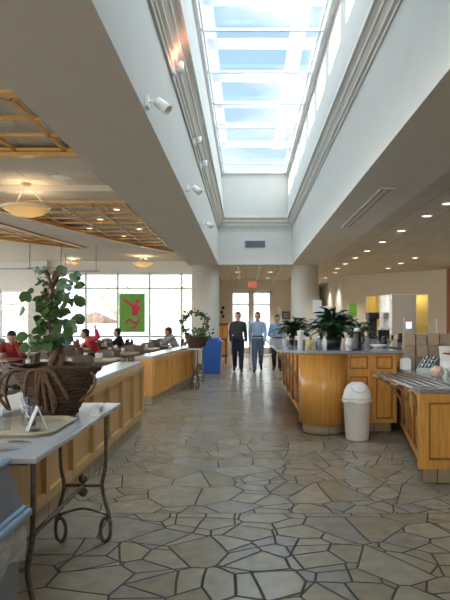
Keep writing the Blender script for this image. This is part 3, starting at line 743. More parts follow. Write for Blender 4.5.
MB().lathe([(0, .225), (.195, .225), (.19, .245), (0, .255)], n=32).build('soil', 'soil', t)
mb = MB()
for ph, r0 in ((0, .024), (2.1, .022), (4.2, .019)):
    pts = []; rad = []
    for k in range(26):
        s_ = k/25; a = ph+s_*9.5; ro = .024+.008*math.sin(s_*7)
        pts.append((ro*math.cos(a)-.03*s_+.012*math.sin(s_*5), ro*math.sin(a), .22+s_*.50)); rad.append(r0*(1-.45*s_))
    mb.tube(pts, rad, 8)
tips = []
for k in range(20):
    a = k*2.4; z0 = .46+.018*k; R_ = rnd.uniform(.04, .14); z1 = z0+rnd.uniform(.02, .14)
    p0 = Vector((-.02, 0, z0)); p2 = Vector((-.02+R_*math.cos(a), R_*math.sin(a), min(z1, .86)))
    mb.tube(smooth([p0, (p0+p2)/2+Vector((0, 0, .03)), p2], 3), [.009]*6+[.005], 6); tips.append(p2)
mb.build('trunk', 'bark', t)
mb = MB()
for k in range(210):
    c0 = rnd.choice(tips) if k < 80 else Vector((-.04, 0, rnd.uniform(.35, .8)))
    zc = .60
    c = c0+rv(.055); c.z = max(.43, min(.88, c.z-rnd.uniform(0, .10)))
    dr = (c-Vector((-.05, 0, c.z-.0))).normalized()+rv(.6)+Vector((0, 0, -.25))
    leaf(mb, c, dr, (rnd.uniform(-.9, .9), -1+rnd.uniform(-.6, .6), .6+rnd.uniform(-.6, .6)), rnd.uniform(.04, .068), rnd.uniform(.036, .062), .18, rnd.uniform(.05, .45), roundl=True)
for (x, z) in ((-.15, .47), (-.17, .62), (.02, .88), (.10, .79), (.13, .60), (.12, .69), (-.14, .40), (.09, .52), (-.15, .73)):
    leaf(mb, (x, -.04, z), rv(.5)+Vector((x*3, 0, -.3)), (0, -1, .4), .075, .068, .15, .2, roundl=True)
mb.build('foliage', 'leaf', t)

# ivy basket on the far table
t = thing('potted_plant', 'ivy trained on a vine ring in a wicker basket by the column', 'potted plant', (-1.10, 13.0, .88))
mb = MB(); mb.lathe([(0, 0), (.17, 0), (.26, .24), (.24, .24), (.16, .03), (0, .03)], n=28)
for k in range(9): mb.tube([((.178+.085*k/8)*math.cos(a), (.178+.085*k/8)*math.sin(a), .015+.225*k/8) for a in [2*PI*q/28 for q in range(28)]], .014, 5, True)
mb.build('basket', 'wicker', t)
MB().tube([(-.04+.27*math.cos(a), 0, .52+.27*math.sin(a)) for a in [2*PI*q/32 for q in range(32)]], .014, 6, True).build('vine_ring', 'bark', t)
mb = MB()
for k in range(230):
    if k < 120: a = rnd.uniform(-.2, PI*1.3); c = Vector((-.04+.27*math.cos(a), 0, .52+.27*math.sin(a)))+rv(.045)
    else: c = Vector((rnd.gauss(.08, .15), rnd.gauss(0, .1), rnd.uniform(.2, .44)))
    leaf(mb, c, rv(1)+Vector((0, 0, -.2)), rv(1)+Vector((0, -.8, .3)), rnd.uniform(.05, .09), rnd.uniform(.045, .075), .2, .2, 4, True)
mb.build('foliage', 'leaf_ivy', t)

# lilies on the island
def lily(label, loc, R_, Hh, n, potr, poth, pot):
    t = thing('potted_plant', label, 'potted plant', loc, 0, 'dark-leaved plants on the island')
    MB().lathe([(0, 0), (potr*.8, 0), (potr, poth), (potr*.9, poth), (potr*.85, poth-.03), (0, poth-.03)], n=28).build('pot', pot, t)
    MB().lathe([(0, poth-.035), (potr*.85, poth-.035), (0, poth-.02)], n=20).build('soil', 'soil', t)
    mb = MB(); st = MB()
    for k in range(n):
        a = k*2.39996+rnd.uniform(-.2, .2); q = (k+.5)/n; r1 = R_*(.15+.85*q)*rnd.uniform(.6, 1.05); z1 = poth+(Hh-poth)*(1-.45*q*q)*rnd.uniform(.35, 1.0)
        p0 = Vector((.03*math.cos(a), .03*math.sin(a), poth-.03)); p1 = Vector((r1*.5*math.cos(a), r1*.5*math.sin(a), z1*.93))
        pm = (p0+p1)/2+Vector((0, 0, .03))
        st.tube([p0, pm, p1], .004, 5)
        out = Vector((math.cos(a), math.sin(a), .75-.9*q+rnd.uniform(-.3, .4))); leaf(mb, p1, out, (rnd.uniform(-.5, .5), rnd.uniform(-.5, .5), 1), rnd.uniform(.13, .23), rnd.uniform(.05, .09), .2, rnd.uniform(.1, .6), 6)
    fo = mb.build('foliage', 'leaf_dark', t); st.build('stems', 'leaf_dark', t)
    return t
lily('large dark-leaved plant in a black planter at the island front', (1.20, 8.0, 1.09), .50, .54, 190, .12, .16, 'black')
lily('smaller dark-leaved plant at the left end of the island, beside the clear box', (.80, 9.6, 1.09), .34, .42, 100, .10, .14, 'black')
lily('small dark-leaved plant behind the steel flask on the island', (1.86, 9.5, 1.09), .22, .36, 50, .08, .12, 'black')

# ------------------------------------------------------------------ things on the near iron table
zt = .90
t = thing('serving_tray', 'cream octagonal tray holding clear tumblers on the iron table', 'tray', (-1.13, 3.02, zt), PI/2)
oc = [(.27, -.12), (.27, .12), (.19, .20), (-.19, .20), (-.27, .12), (-.27, -.12), (-.19, -.20), (.19, -.20)]
mb = MB(); bm = mb.bm; rings = []
for s_, z in ((.86, 0), (.9, 0), (1, .018), (1.0, .022), (.97, .022), (.88, .006), (.3, .006)):
    rings.append([bm.verts.new((p[0]*s_, p[1]*s_, z)) for p in oc])
for a, b in zip(rings, rings[1:]):
    for k in range(8): bm.faces.new((a[k], a[(k+1) % 8], b[(k+1) % 8], b[k]))
bm.faces.new(rings[0][::-1]); bm.faces.new(rings[-1]); bmesh.ops.recalc_face_normals(bm, faces=bm.faces[:])
mb.build('tray_dish', 'cream', t)
def tumbler(label, x, y, r, h, z=zt+.006):
    o = MB().lathe([(0, .001), (r*.78, .001), (r, h), (r*.955, h), (r*.74, .006), (0, .006)], n=28).build('tumbler', 'tumbler', loc=(x, y, z))
    tag(o, label, 'glass', 'clear tumblers on the tray')
tumbler('tall clear tumbler at the back of the cream tray', -1.135, 3.05, .042, .15)
tumbler('clear tumbler at the front of the cream tray, nearest the aisle', -1.06, 2.92, .038, .12)
tumbler('clear tumbler on the cream tray, left of the folded card', -1.215, 2.93, .038, .11)
t = MB(); t.extrude([(-.05, 0), (0, .12), (.05, 0), (.047, 0), (0, .112), (-.047, 0)], (0, 0, 0), (0, 1, 0), (1, 0, 0), (0, 0, 1), .09)
o = t.build('tent_card', 'paper', loc=(-1.07, 2.97, zt+.007), rz=-1.1); tag(o, 'white folded tent card standing on the cream tray', 'card')
t = thing('plate', 'clear glass plate near the front corner of the iron table', 'plate', (-1.04, 2.52, zt+.001))
MB().lathe([(0, 0), (.07, 0), (.11, .014), (.108, .018), (.068, .005), (0, .005)], n=32).build('dish', 'tumbler', t)
t = thing('sweetener_box', 'small clear box of white packets right of the wicker basket', 'box', (-.885, 3.46, zt))
MB().box(-.035, .035, -.06, .06, 0, .008, .002).build('base', 'whiteplastic', t); MB().box(-.035, .035, -.06, .06, .009, .06, .003).build('clear_cover', 'tumbler', t)
mb = MB()
for k in range(6): mb.obox((0, -.045+.017*k, .028), (.05, .004, .036), Matrix.Rotation(.2, 3, 'X'))
mb.build('packets', 'paper', t)

# ------------------------------------------------------------------ grey bin bottom left
t = thing('waste_bin', 'grey waste bin with blue rim and clear liner, bottom left corner', 'trash can', (-1.10, 2.02, 0))
def frust(mb, w0, l0, z0, w1, l1, z1):
    b = [(-w0/2, -l0/2, z0), (w0/2, -l0/2, z0), (w0/2, l0/2, z0), (-w0/2, l0/2, z0)]; q = [(-w1/2, -l1/2, z1), (w1/2, -l1/2, z1), (w1/2, l1/2, z1), (-w1/2, l1/2, z1)]
    b = [mb.bm.verts.new(p) for p in b]; q = [mb.bm.verts.new(p) for p in q]
    fs = [mb.bm.faces.new(b[::-1]), mb.bm.faces.new(q)]+[mb.bm.faces.new((b[i], b[(i+1) % 4], q[(i+1) % 4], q[i])) for i in range(4)]
    bmesh.ops.bevel(mb.bm, geom=list({e for f in fs for e in f.edges}), offset=.012, segments=3, affect='EDGES', profile=.5)
mb = MB(); frust(mb, .42, .32, 0, .50, .42, .70); mb.build('bin_body', 'greyplastic', t)
mb = MB(); frust(mb, .55, .48, .70, .55, .48, .735); frust(mb, .52, .45, .73, .52, .45, .75); mb.build('rim', 'paleblue', t)
mb = MB(); frust(mb, .50, .42, .745, .44, .30, .93); mb.build('hood', 'greyplastic', t)
mb = MB(); frust(mb, .46, .32, .925, .46, .32, .945); mb.build('hood_top', 'paleblue', t)
mb = MB(); n = 60; rr_ = []
for j in range(7):
    z = .70-.022*j; ring = []
    for k in range(n):
        a = 2*PI*k/n; cx, cy = math.cos(a), math.sin(a); q = max(abs(cx)/.265, abs(cy)/.225)
        rr = 1/q*(1+.014*math.sin(a*9+j*.5)+.008*math.sin(a*21+j)-(.012 if j == 0 else 0)-.02*(j > 4))
        ring.append(mb.bm.verts.new((cx*rr, cy*rr, z+.02*math.sin(a*7)*(j/6))))
    rr_.append(ring)
for a, b in zip(rr_, rr_[1:]):
    for k in range(n): mb.bm.faces.new((a[k], a[(k+1) % n], b[(k+1) % n], b[k])).smooth = True
mb.build('bin_liner', 'bag', t)

# blue recycling bin
t = thing('recycling_bin', 'tall blue recycling bin beside the left column', 'trash can', (-.95, 16.5, 0))
mb = MB(); frust(mb, .46, .46, 0, .54, .54, .88); mb.build('bin_body', 'blueplastic', t)
mb = MB(); frust(mb, .58, .58, .87, .56, .56, .93); frust(mb, .50, .50, .92, .40, .44, 1.0); mb.build('lid', 'blueplastic', t)
MB().box(-.14, .14, -.262, -.25, .925, .955).build('slot', 'black', t)

# ------------------------------------------------------------------ things on the island top
ZI = 1.09
def put(mb, name, m, label, cat, loc, group=None, rz=0):
    o = mb.build(name, m, loc=loc, rz=rz); return tag(o, label, cat, group)
mb = MB(); mb.lathe([(0, 0), (.033, 0), (.040, .235), (.044, .24), (.044, .25), (0, .25)], n=24)
for k in range(9): mb.tube([(.0385*math.cos(a), .0385*math.sin(a), .03+.022*k) for a in [2*PI*q/24 for q in range(24)]], .002, 4, True)
put(mb, 'cup_stack', 'whiteplastic', 'tall stack of white foam cups at the rounded island corner', 'cups', (.70, 7.5, ZI))
put(MB().lathe([(0, 0), (.04, 0), (.05, .10), (.052, .10), (0, .105)], n=24), 'paper_cup', 'whiteplastic', 'single small white cup at the left edge of the island', 'cup', (.59, 8.75, ZI))
t = thing('condiment_box', 'clear topped box with dark base behind the cup stack', 'box', (.80, 8.75, ZI))
MB().box(-.075, .075, -.09, .09, 0, .09, .004).build('base', 'black', t); MB().box(-.07, .07, -.085, .085, .092, .20, .004).build('clear_cover', 'tumbler', t)
MB().box(-.062, .062, -.07, .07, .092, .15).build('packets', 'paper', t)
def bottle(name, label, loc, r, h, m, capm):
    t = thing(name, label, 'bottle', loc, 0, 'bottles on the island')
    MB().lathe([(0, 0), (r, 0), (r, h*.62), (r*.45, h*.8), (r*.4, h*.88), (0, h*.88)], n=20).build('bottle_body', m, t)
    MB().lathe([(0, h*.87), (r*.5, h*.87), (r*.42, h), (0, h)], n=16).build('cap', capm, t)
bottle('squeeze_bottle', 'yellow squeeze bottle right of the foam cup stack', (.815, 7.55, ZI), .03, .17, 'yellow', 'whiteplastic')
bottle('squeeze_bottle', 'pale blue bottle in front of the large plant', (.935, 7.5, ZI), .032, .18, 'paleblue', 'whiteplastic')
bottle('squeeze_bottle', 'white bottle between the blue bottle and black planter', (1.015, 7.52, ZI), .03, .20, 'whiteplastic', 'greyplastic')
put(MB().lathe([(0, 0), (.033, 0), (.042, .11), (.044, .11), (0, .115)], n=20), 'paper_cup', 'cream', 'cream paper cup between the yellow and blue bottles', 'cup', (.872, 7.47, ZI))
t = thing('vacuum_flask', 'dark slim flask on the island, right of the large plant', 'flask', (1.42, 7.45, ZI))
MB().lathe([(0, 0), (.062, 0), (.062, .03), (.045, .20), (.05, .24), (0, .25)], n=24).build('flask_body', 'black', t)
MB().lathe([(0, .24), (.05, .24), (.035, .28), (0, .285)], n=20).build('lid', 'steel', t)
MB().tube(smooth([(.045, 0, .22), (.09, 0, .20), (.09, 0, .12), (.05, 0, .07)]), .008).build('handle', 'black', t)
t = thing('card_stand', 'bright green card on a thin stand above the island plants', 'sign', (1.89, 10.3, ZI))
MB().cyl((0, 0, 0), .07, .012).build('base', 'black', t); MB().tube([(0, 0, .01), (0, 0, .50)], .006).build('pole', 'steel', t); MB().box(-.068, .068, -.006, .006, .46, .69).build('card', 'green', t)
for x, y, zt_, lb, rz in ((1.17, 9.6, .72, 'white paper card standing left behind the large island plant', .15), (1.34, 9.75, .62, 'white paper card standing right behind the large island plant, slightly lower', -.25)):
    t = thing('card_stand', lb, 'sign', (x, y, ZI), rz, 'white cards behind the plant')
    MB().box(-.07, .07, -.03, .03, 0, .02).build('base', 'whiteplastic', t); MB().tube([(0, 0, .01), (0, 0, .36)], .008).build('pole', 'whiteplastic', t); MB().box(-.075, .075, -.006, .006, .36, zt_).build('card', 'paper', t)
t = thing('coffee_maker', 'small black coffee maker on the island before the steel cabinet', 'coffee maker', (2.42, 10.2, ZI))
MB().box(-.10, .10, -.09, .09, 0, .03, .006).build('base', 'black', t); MB().box(-.10, .10, .03, .09, .03, .24, .006).build('tower', 'black', t); MB().box(-.10, .10, -.09, .09, .22, .27, .008).build('brew_head', 'steel', t)
MB().lathe([(0, .032), (.055, .032), (.065, .08), (.045, .14), (0, .14)], (0, -.03, 0), 20).build('carafe', 'tumbler', t)
put(MB().lathe([(0, 0), (.05, 0), (.12, .045), (.115, .048), (.05, .01), (0, .01)], n=28), 'bowl', 'whiteplastic', 'shallow white bowl on the granite island top', 'bowl', (1.84, 8.1, ZI))
for i, (x, y, r, h, m, lb) in enumerate(((2.12, 8.95, .05, .13, 'black', 'black jug on the island behind the white bowl'), (2.24, 9.3, .04, .10, 'steel', 'small steel jug right of the white bowl'), (1.90, 9.1, .045, .11, 'greyplastic', 'grey jug on the island left behind the white bowl'), (2.72, 10.3, .05, .16, 'black', 'tall black jug right of the coffee maker'), (1.62, 8.3, .05, .14, 'kraft', 'brown paper-wrapped jar on the island right of the flask'), (1.55, 8.75, .06, .12, 'whiteplastic', 'white jar between the flask and the small plant'))):
    t = thing('jug', lb, 'jug', (x, y, ZI), 0, 'jugs on the island')
    MB().lathe([(0, 0), (r*.9, 0), (r, h*.4), (r*.75, h*.85), (r*.82, h), (r*.7, h), (0, h*.9)], n=20).build('jug_body', m, t)
    MB().tube(smooth([(r*.8, 0, h*.85), (r*1.5, 0, h*.8), (r*1.45, 0, h*.4), (r*.9, 0, h*.3)]), .006).build('handle', m, t)

# back counter with stainless cabinet
t = thing('back_counter', 'low dark counter carrying the stainless cabinet behind the island', 'counter', (2.6, 12.6, 0))
MB().box(0, 4.9, 0, .9, .1, 1.02).build('cabinet_body', 'maple', t); MB().box(-.02, 4.9, -.03, .92, 1.02, 1.06).build('countertop', 'granite', t); MB().box(.05, 4.85, .05, .9, 0, .1).build('stone_base', 'kick', t)
t = thing('steel_cabinet', 'large brushed stainless steel upright cabinet with a polished door', 'refrigerator', (3.477, 12.84, 1.06), .30)
MB().box(-.30, .32, 0, .5, .10, 1.0, .012).build('cabinet_body', 'steel', t)
mb = MB(); mb.prism([(-.30, .0), (-.34, .04), (-.36, .15), (-.36, .35), (-.34, .46), (-.30, .5)], .12, .985, .004); mb.build('door', 'steel', t)
for z in (.22, .55, .88): MB().box(-.31, -.285, -.022, -.0, z-.03, z+.03).build('hinge', 'steel', t)
for x in (-.25, .27):
    for y in (.06, .44): MB().cyl((x, y, 0), .025, .10, 14).build('foot', 'black', t)
t = thing('espresso_machine', 'dark espresso machine silhouetted at the left of the lit hatch', 'coffee machine', (2.80, 12.75, 1.06))
MB().box(-.12, .12, 0, .34, 0, .08, .01).build('drip_base', 'black', t); MB().box(-.09, .10, .16, .34, .08, .5, .01).build('tower', 'black', t); MB().box(-.12, .12, 0, .34, .46, .60, .015).build('brew_head', 'black', t); MB().tube([(0, .03, .5), (0, .03, .36), (0, -.05, .34)], .014).build('spout', 'black', t)
for i, x in enumerate((4.0, 4.2, 4.4, 4.6, 4.8, 5.0)):
    c_ = ('brown', 'orange', 'white', 'brown', 'black', 'cream')[i]; m_ = ('food', 'yellow', 'paper', 'food', 'black', 'cream')[i]
    t = thing('food_dish', f'{("round", "shallow", "small", "wide", "dark", "pale")[i]} dish of {("brown rolls", "yellow pastry", "white napkins", "brown loaves", "dark beans", "cream dip")[i]} on the counter below the hatch', 'dish', (x, 12.75+.05*(i % 2), 1.06), 0, 'dishes below the hatch')
    MB().lathe([(0, 0), (.06, 0), (.09, .05), (.085, .05), (.06, .01), (0, .01)], n=20).build('dish', 'whiteplastic', t)
    mb = MB()
    for k in range(6): mb.ball((.04*math.cos(k*1.05), .04*math.sin(k*1.05), .05), .03, 8)
    mb.ball((0, 0, .08), .035, 8); mb.build('contents', m_, t)
t = thing('sneeze_guard', 'clear upright sneeze guard on metal posts behind the brown cartons', 'glass screen', (2.55, 9.4, ZI))
for x in (0, .52): MB().tube([(x, 0, 0), (x, 0, .42)], .010).build('post', 'steel', t)
MB().box(-.02, .54, -.006, .002, .10, .32).build('glass_pane', 'tumbler', t)
t = thing('menu_display', 'small bright lit display beside the steel cabinet', 'screen', (2.72, 9.75, 1.09))
MB().box(-.06, .06, -.04, .04, 0, .015).build('base', 'black', t); MB().tube([(0, 0, .01), (0, 0, .26)], .008).build('stem', 'steel', t); fr = MB().box(-.055, .055, -.012, .012, .24, .37).build('housing', 'whiteplastic', t); MB().box(-.04, .04, -.016, -.011, .255, .355).build('screen', 'screen', fr)

# near counter top: cartons, cutlery tray, paper goods
ZC = .86
cols = (2.085, 2.235, 2.385, 2.535, 2.685, 2.835)
pos = ('leftmost', 'second', 'third', 'fourth', 'fifth', 'rightmost'); lev = ('bottom', 'middle', 'top')
for i, x in enumerate(cols):
    for j in range(3):
        hh = .135 if (i+j) % 2 else .15
        z = ZC+.0+.15*j
        t = thing('brown_carton', f'{lev[j]} brown paper carton in the {pos[i]} stack of the row', 'carton', (x, 7.46+.012*((i*7+j*3) % 5), z), .04*((i*5+j*3) % 5-2), 'brown cartons stacked on the worktop')
        MB().box(-.066, .066, -.07, .07, 0, hh-.012, .004).build('carton_body', 'kraft', t)
        MB().box(-.067, .067, -.071, .071, hh-.03, hh-.001, .003).build('lid', 'kraft', t)
t = thing('cutlery_holder', 'slanted grey cutlery holder with slots, before the cartons', 'cutlery tray', (1.98, 6.78, ZC), -.55)
mb = MB(); mb.extrude([(0, 0), (.40, 0), (.40, .16), (.34, .17), (0, .045)], (-.0, 0, 0), (0, 1, 0), (1, 0, 0), (0, 0, 1), .17); mb.build('holder_body', 'palegrey', t)
for k in range(3):
    for q in range(2):
        MB().obox((.045+.08*q, .08+.11*k, .075+.040*k), (.055, .075, .012), Matrix.Rotation(.35, 3, 'X')).build('slot', 'black', t)
        MB().obox((.045+.08*q, .08+.11*k, .085+.040*k), (.016, .06, .010), Matrix.Rotation(.35, 3, 'X')).build('cutlery', 'whiteplastic', t)
t = thing('napkin_box', 'white napkin box at the left end of the carton row', 'box', (1.99, 7.27, ZC)); MB().box(-.05, .05, -.07, .07, 0, .13, .005).build('box_body', 'whiteplastic', t); MB().box(-.035, .035, -.05, .05, .13, .14).build('napkins', 'paper', t)
def crumple(name, label, cat, loc, r, sc, m, sd_):
    q = random.Random(sd_); mb = MB(); mb.ball((0, 0, r*sc[2]), r, 16, sc)
    for v in mb.bm.verts: v.co += Vector((q.uniform(-1, 1), q.uniform(-1, 1), q.uniform(-1, 1)))*r*.10; v.co.z = max(0, v.co.z)
    for f in mb.bm.faces: f.smooth = False
    t = thing(name, label, cat, loc); mb.build('bag_body', m, t)
crumple('paper_bag', 'crumpled peach paper bag on the worktop near the right edge', 'bag', (2.06, 6.28, ZC), .075, (.9, 1.2, .8), 'peach', 1)
crumple('paper_bag', 'crumpled white paper bag behind the peach bag', 'bag', (2.24, 6.30, ZC), .085, (1, 1, .95), 'paper', 2)
t = thing('paper_pile', 'white pile of papers topped by a dark red folder, lying on the white box', 'paper', (2.36, 6.66, ZC+.141), .1)
mb = MB()
for k in range(8): mb.obox((0.004*(k % 3), .003*(k % 2), .005+.009*k), (.16, .22, .007), Matrix.Rotation(.05*(k % 4), 3, 'Z'))
mb.build('sheets', 'paper', t); MB().box(-.07, .09, -.10, .10, .078, .092).build('red_folder', 'darkred', t)
t = thing('bread_box', 'open white box with a raised lid before the cartons at the right edge', 'box', (2.38, 6.68, ZC), 0)
MB().box(-.12, .12, -.12, .12, 0, .14, .006).build('box_body', 'whiteplastic', t); MB().obox((0, .13, .22), (.24, .012, .18), Matrix.Rotation(-.3, 3, 'X')).build('lid', 'whiteplastic', t)

# ------------------------------------------------------------------ dining furniture
def make_chair(label):
    t = thing('dining_chair', label, 'chair', (0, 0, 0), 0, 'dining chairs round the tables')
    MB().box(-.21, .21, -.21, .21, .43, .46, .012).build('seat', 'chairdark', t)
    mb = MB(); bm = mb.bm; g = []
    for i in range(7):
        u = -.20+.40*i/6; col = []
        for j in range(6):
            v = j/5; zz = .58+.30*v; wv = 1-.10*v*v
            col.append((u*wv, -.215-.05*v+.05*(abs(u)/.2)**2, zz-.03*(abs(u)/.2)**3*(v > .9)))
        g.append(col)
    F_ = [[bm.verts.new(p) for p in c] for c in g]; B_ = [[bm.verts.new((p[0], p[1]-.02, p[2])) for p in c] for c in g]
    for i in range(6):
        for j in range(5):
            bm.faces.new((F_[i][j], F_[i+1][j], F_[i+1][j+1], F_[i][j+1])); bm.faces.new((B_[i][j], B_[i][j+1], B_[i+1][j+1], B_[i+1][j]))
    for i in range(6):
        for j in (0, 5): bm.faces.new((F_[i][j], F_[i+1][j], B_[i+1][j], B_[i][j]))
    for j in range(5):
        for i in (0, 6): bm.faces.new((F_[i][j], F_[i][j+1], B_[i][j+1], B_[i][j]))
    bmesh.ops.recalc_face_normals(bm, faces=bm.faces[:])
    for f in bm.faces: f.smooth = False
    mb.build('backrest', 'chairshell', t)
    for sx_ in (-1, 1):
        MB().tube([(sx_*.18, .18, .435), (sx_*.20, .20, 0)], .012, 8).build('leg', 'iron', t)
        MB().tube([(sx_*.19, -.24, .62), (sx_*.185, -.19, .44), (sx_*.20, -.23, 0)], .012, 8).build('leg', 'iron', t)
    return t
def make_table(label):
    t = thing('dining_table', label, 'table', (0, 0, 0), 0, 'dining tables in the seating area')
    MB().box(-.42, .42, -.42, .42, .72, .755, .008).build('tabletop', 'tabletop', t)
    MB().lathe([(0, .01), (.045, .01), (.04, .72), (0, .72)], n=16).build('pedestal', 'iron', t)
    mb = MB()
    for a in (0, PI/2): mb.obox((0, 0, .015), (.6, .06, .03), Matrix.Rotation(a+PI/4, 3, 'Z'))
    mb.build('base', 'iron', t)
    return t
chair0 = table0 = None
rows = [(9.0, (-3.2,), 'row nearest the camera'), (11.0, (-2.85, -4.75), 'second row from the camera'), (13.2, (-2.9, -5.0), 'third row from the camera'),
        (15.4, (-2.75, -4.45, -6.4), 'fourth row from the camera'), (17.6, (-2.7, -4.35, -6.5), 'fifth row from the camera'), (19.8, (-3.0, -4.9, -6.8, -8.7), 'row nearest the windows')]
cn = ['nearest the low wall', 'second from the low wall', 'third from the low wall', 'fourth from the low wall']
seats_used = {(11.0, 1, 3): 1, (15.4, 1, 0): 1, (15.4, 1, 2): 1, (15.4, 0, 2): 1}
cups = []
for (Y, xs, rl) in rows:
    for i, x in enumerate(xs):
        lb = f'tan square table {cn[i]} in the {rl}'
        if table0 is None: table0 = make_table(lb); table0.location = (x, Y, 0)
        else: dup(table0, (x, Y, 0), 0, lb, 'dining tables in the seating area')
        for k, (dx, dy, rz, side) in enumerate(((0, -.62, 0, 'near side'), (0, .62, PI, 'window side'), (-.62, 0, -PI/2, 'left side'), (.62, 0, PI/2, 'right side'))):
            if Y == 9.0 and k == 3: continue
            if i == 0 and k == 3 and x > -3 and Y != 17.6: continue
            if Y in (15.4, 17.6) and i == 0 and k == 2: continue
            px = 246+(x+dx)/(Y+dy)*F
            if px < -12: continue
            jr = rnd.uniform(-.12, .12)
            lb = f'taupe chair, {side} of table {cn[i]}, {rl}'
            loc = (x+dx+rnd.uniform(-.04, .04), Y+dy, 0)
            if chair0 is None: chair0 = make_chair(lb); chair0.location = loc; chair0.rotation_euler.z = rz+jr
            else: dup(chair0, loc, rz+jr, lb, 'dining chairs round the tables')
        cups.append((x, Y, i, rl))
k = 0
for (x, Y, i, rl) in cups:
    for dx, dy, kind in ((.16, -.2, 0), (-.2, .1, 1), (.02, .22, 2)):
        k += 1
        if k % 3 == 0 and Y > 12: continue
        if kind == 2:
            mb = MB(); mb.box(-.06, .06, -.045, .045, 0, .10, .006); o = mb.build('napkin_dispenser', 'whiteplastic', loc=(x+dx, Y+dy, .756)); tag(o, f'white napkin dispenser on table {cn[i]}, {rl}', 'napkin holder', 'napkin dispensers on the tables')
        else:
            mb = MB(); mb.lathe([(0, 0), (.03, 0), (.042, .11), (.039, .11), (.028, .008), (0, .008)], n=16)
            o = mb.build('paper_cup', 'whiteplastic', loc=(x+dx, Y+dy, .756)); tag(o, f'white cup, {("right", "left")[kind]} of table {cn[i]}, {rl}', 'cup', 'cups on the dining tables')

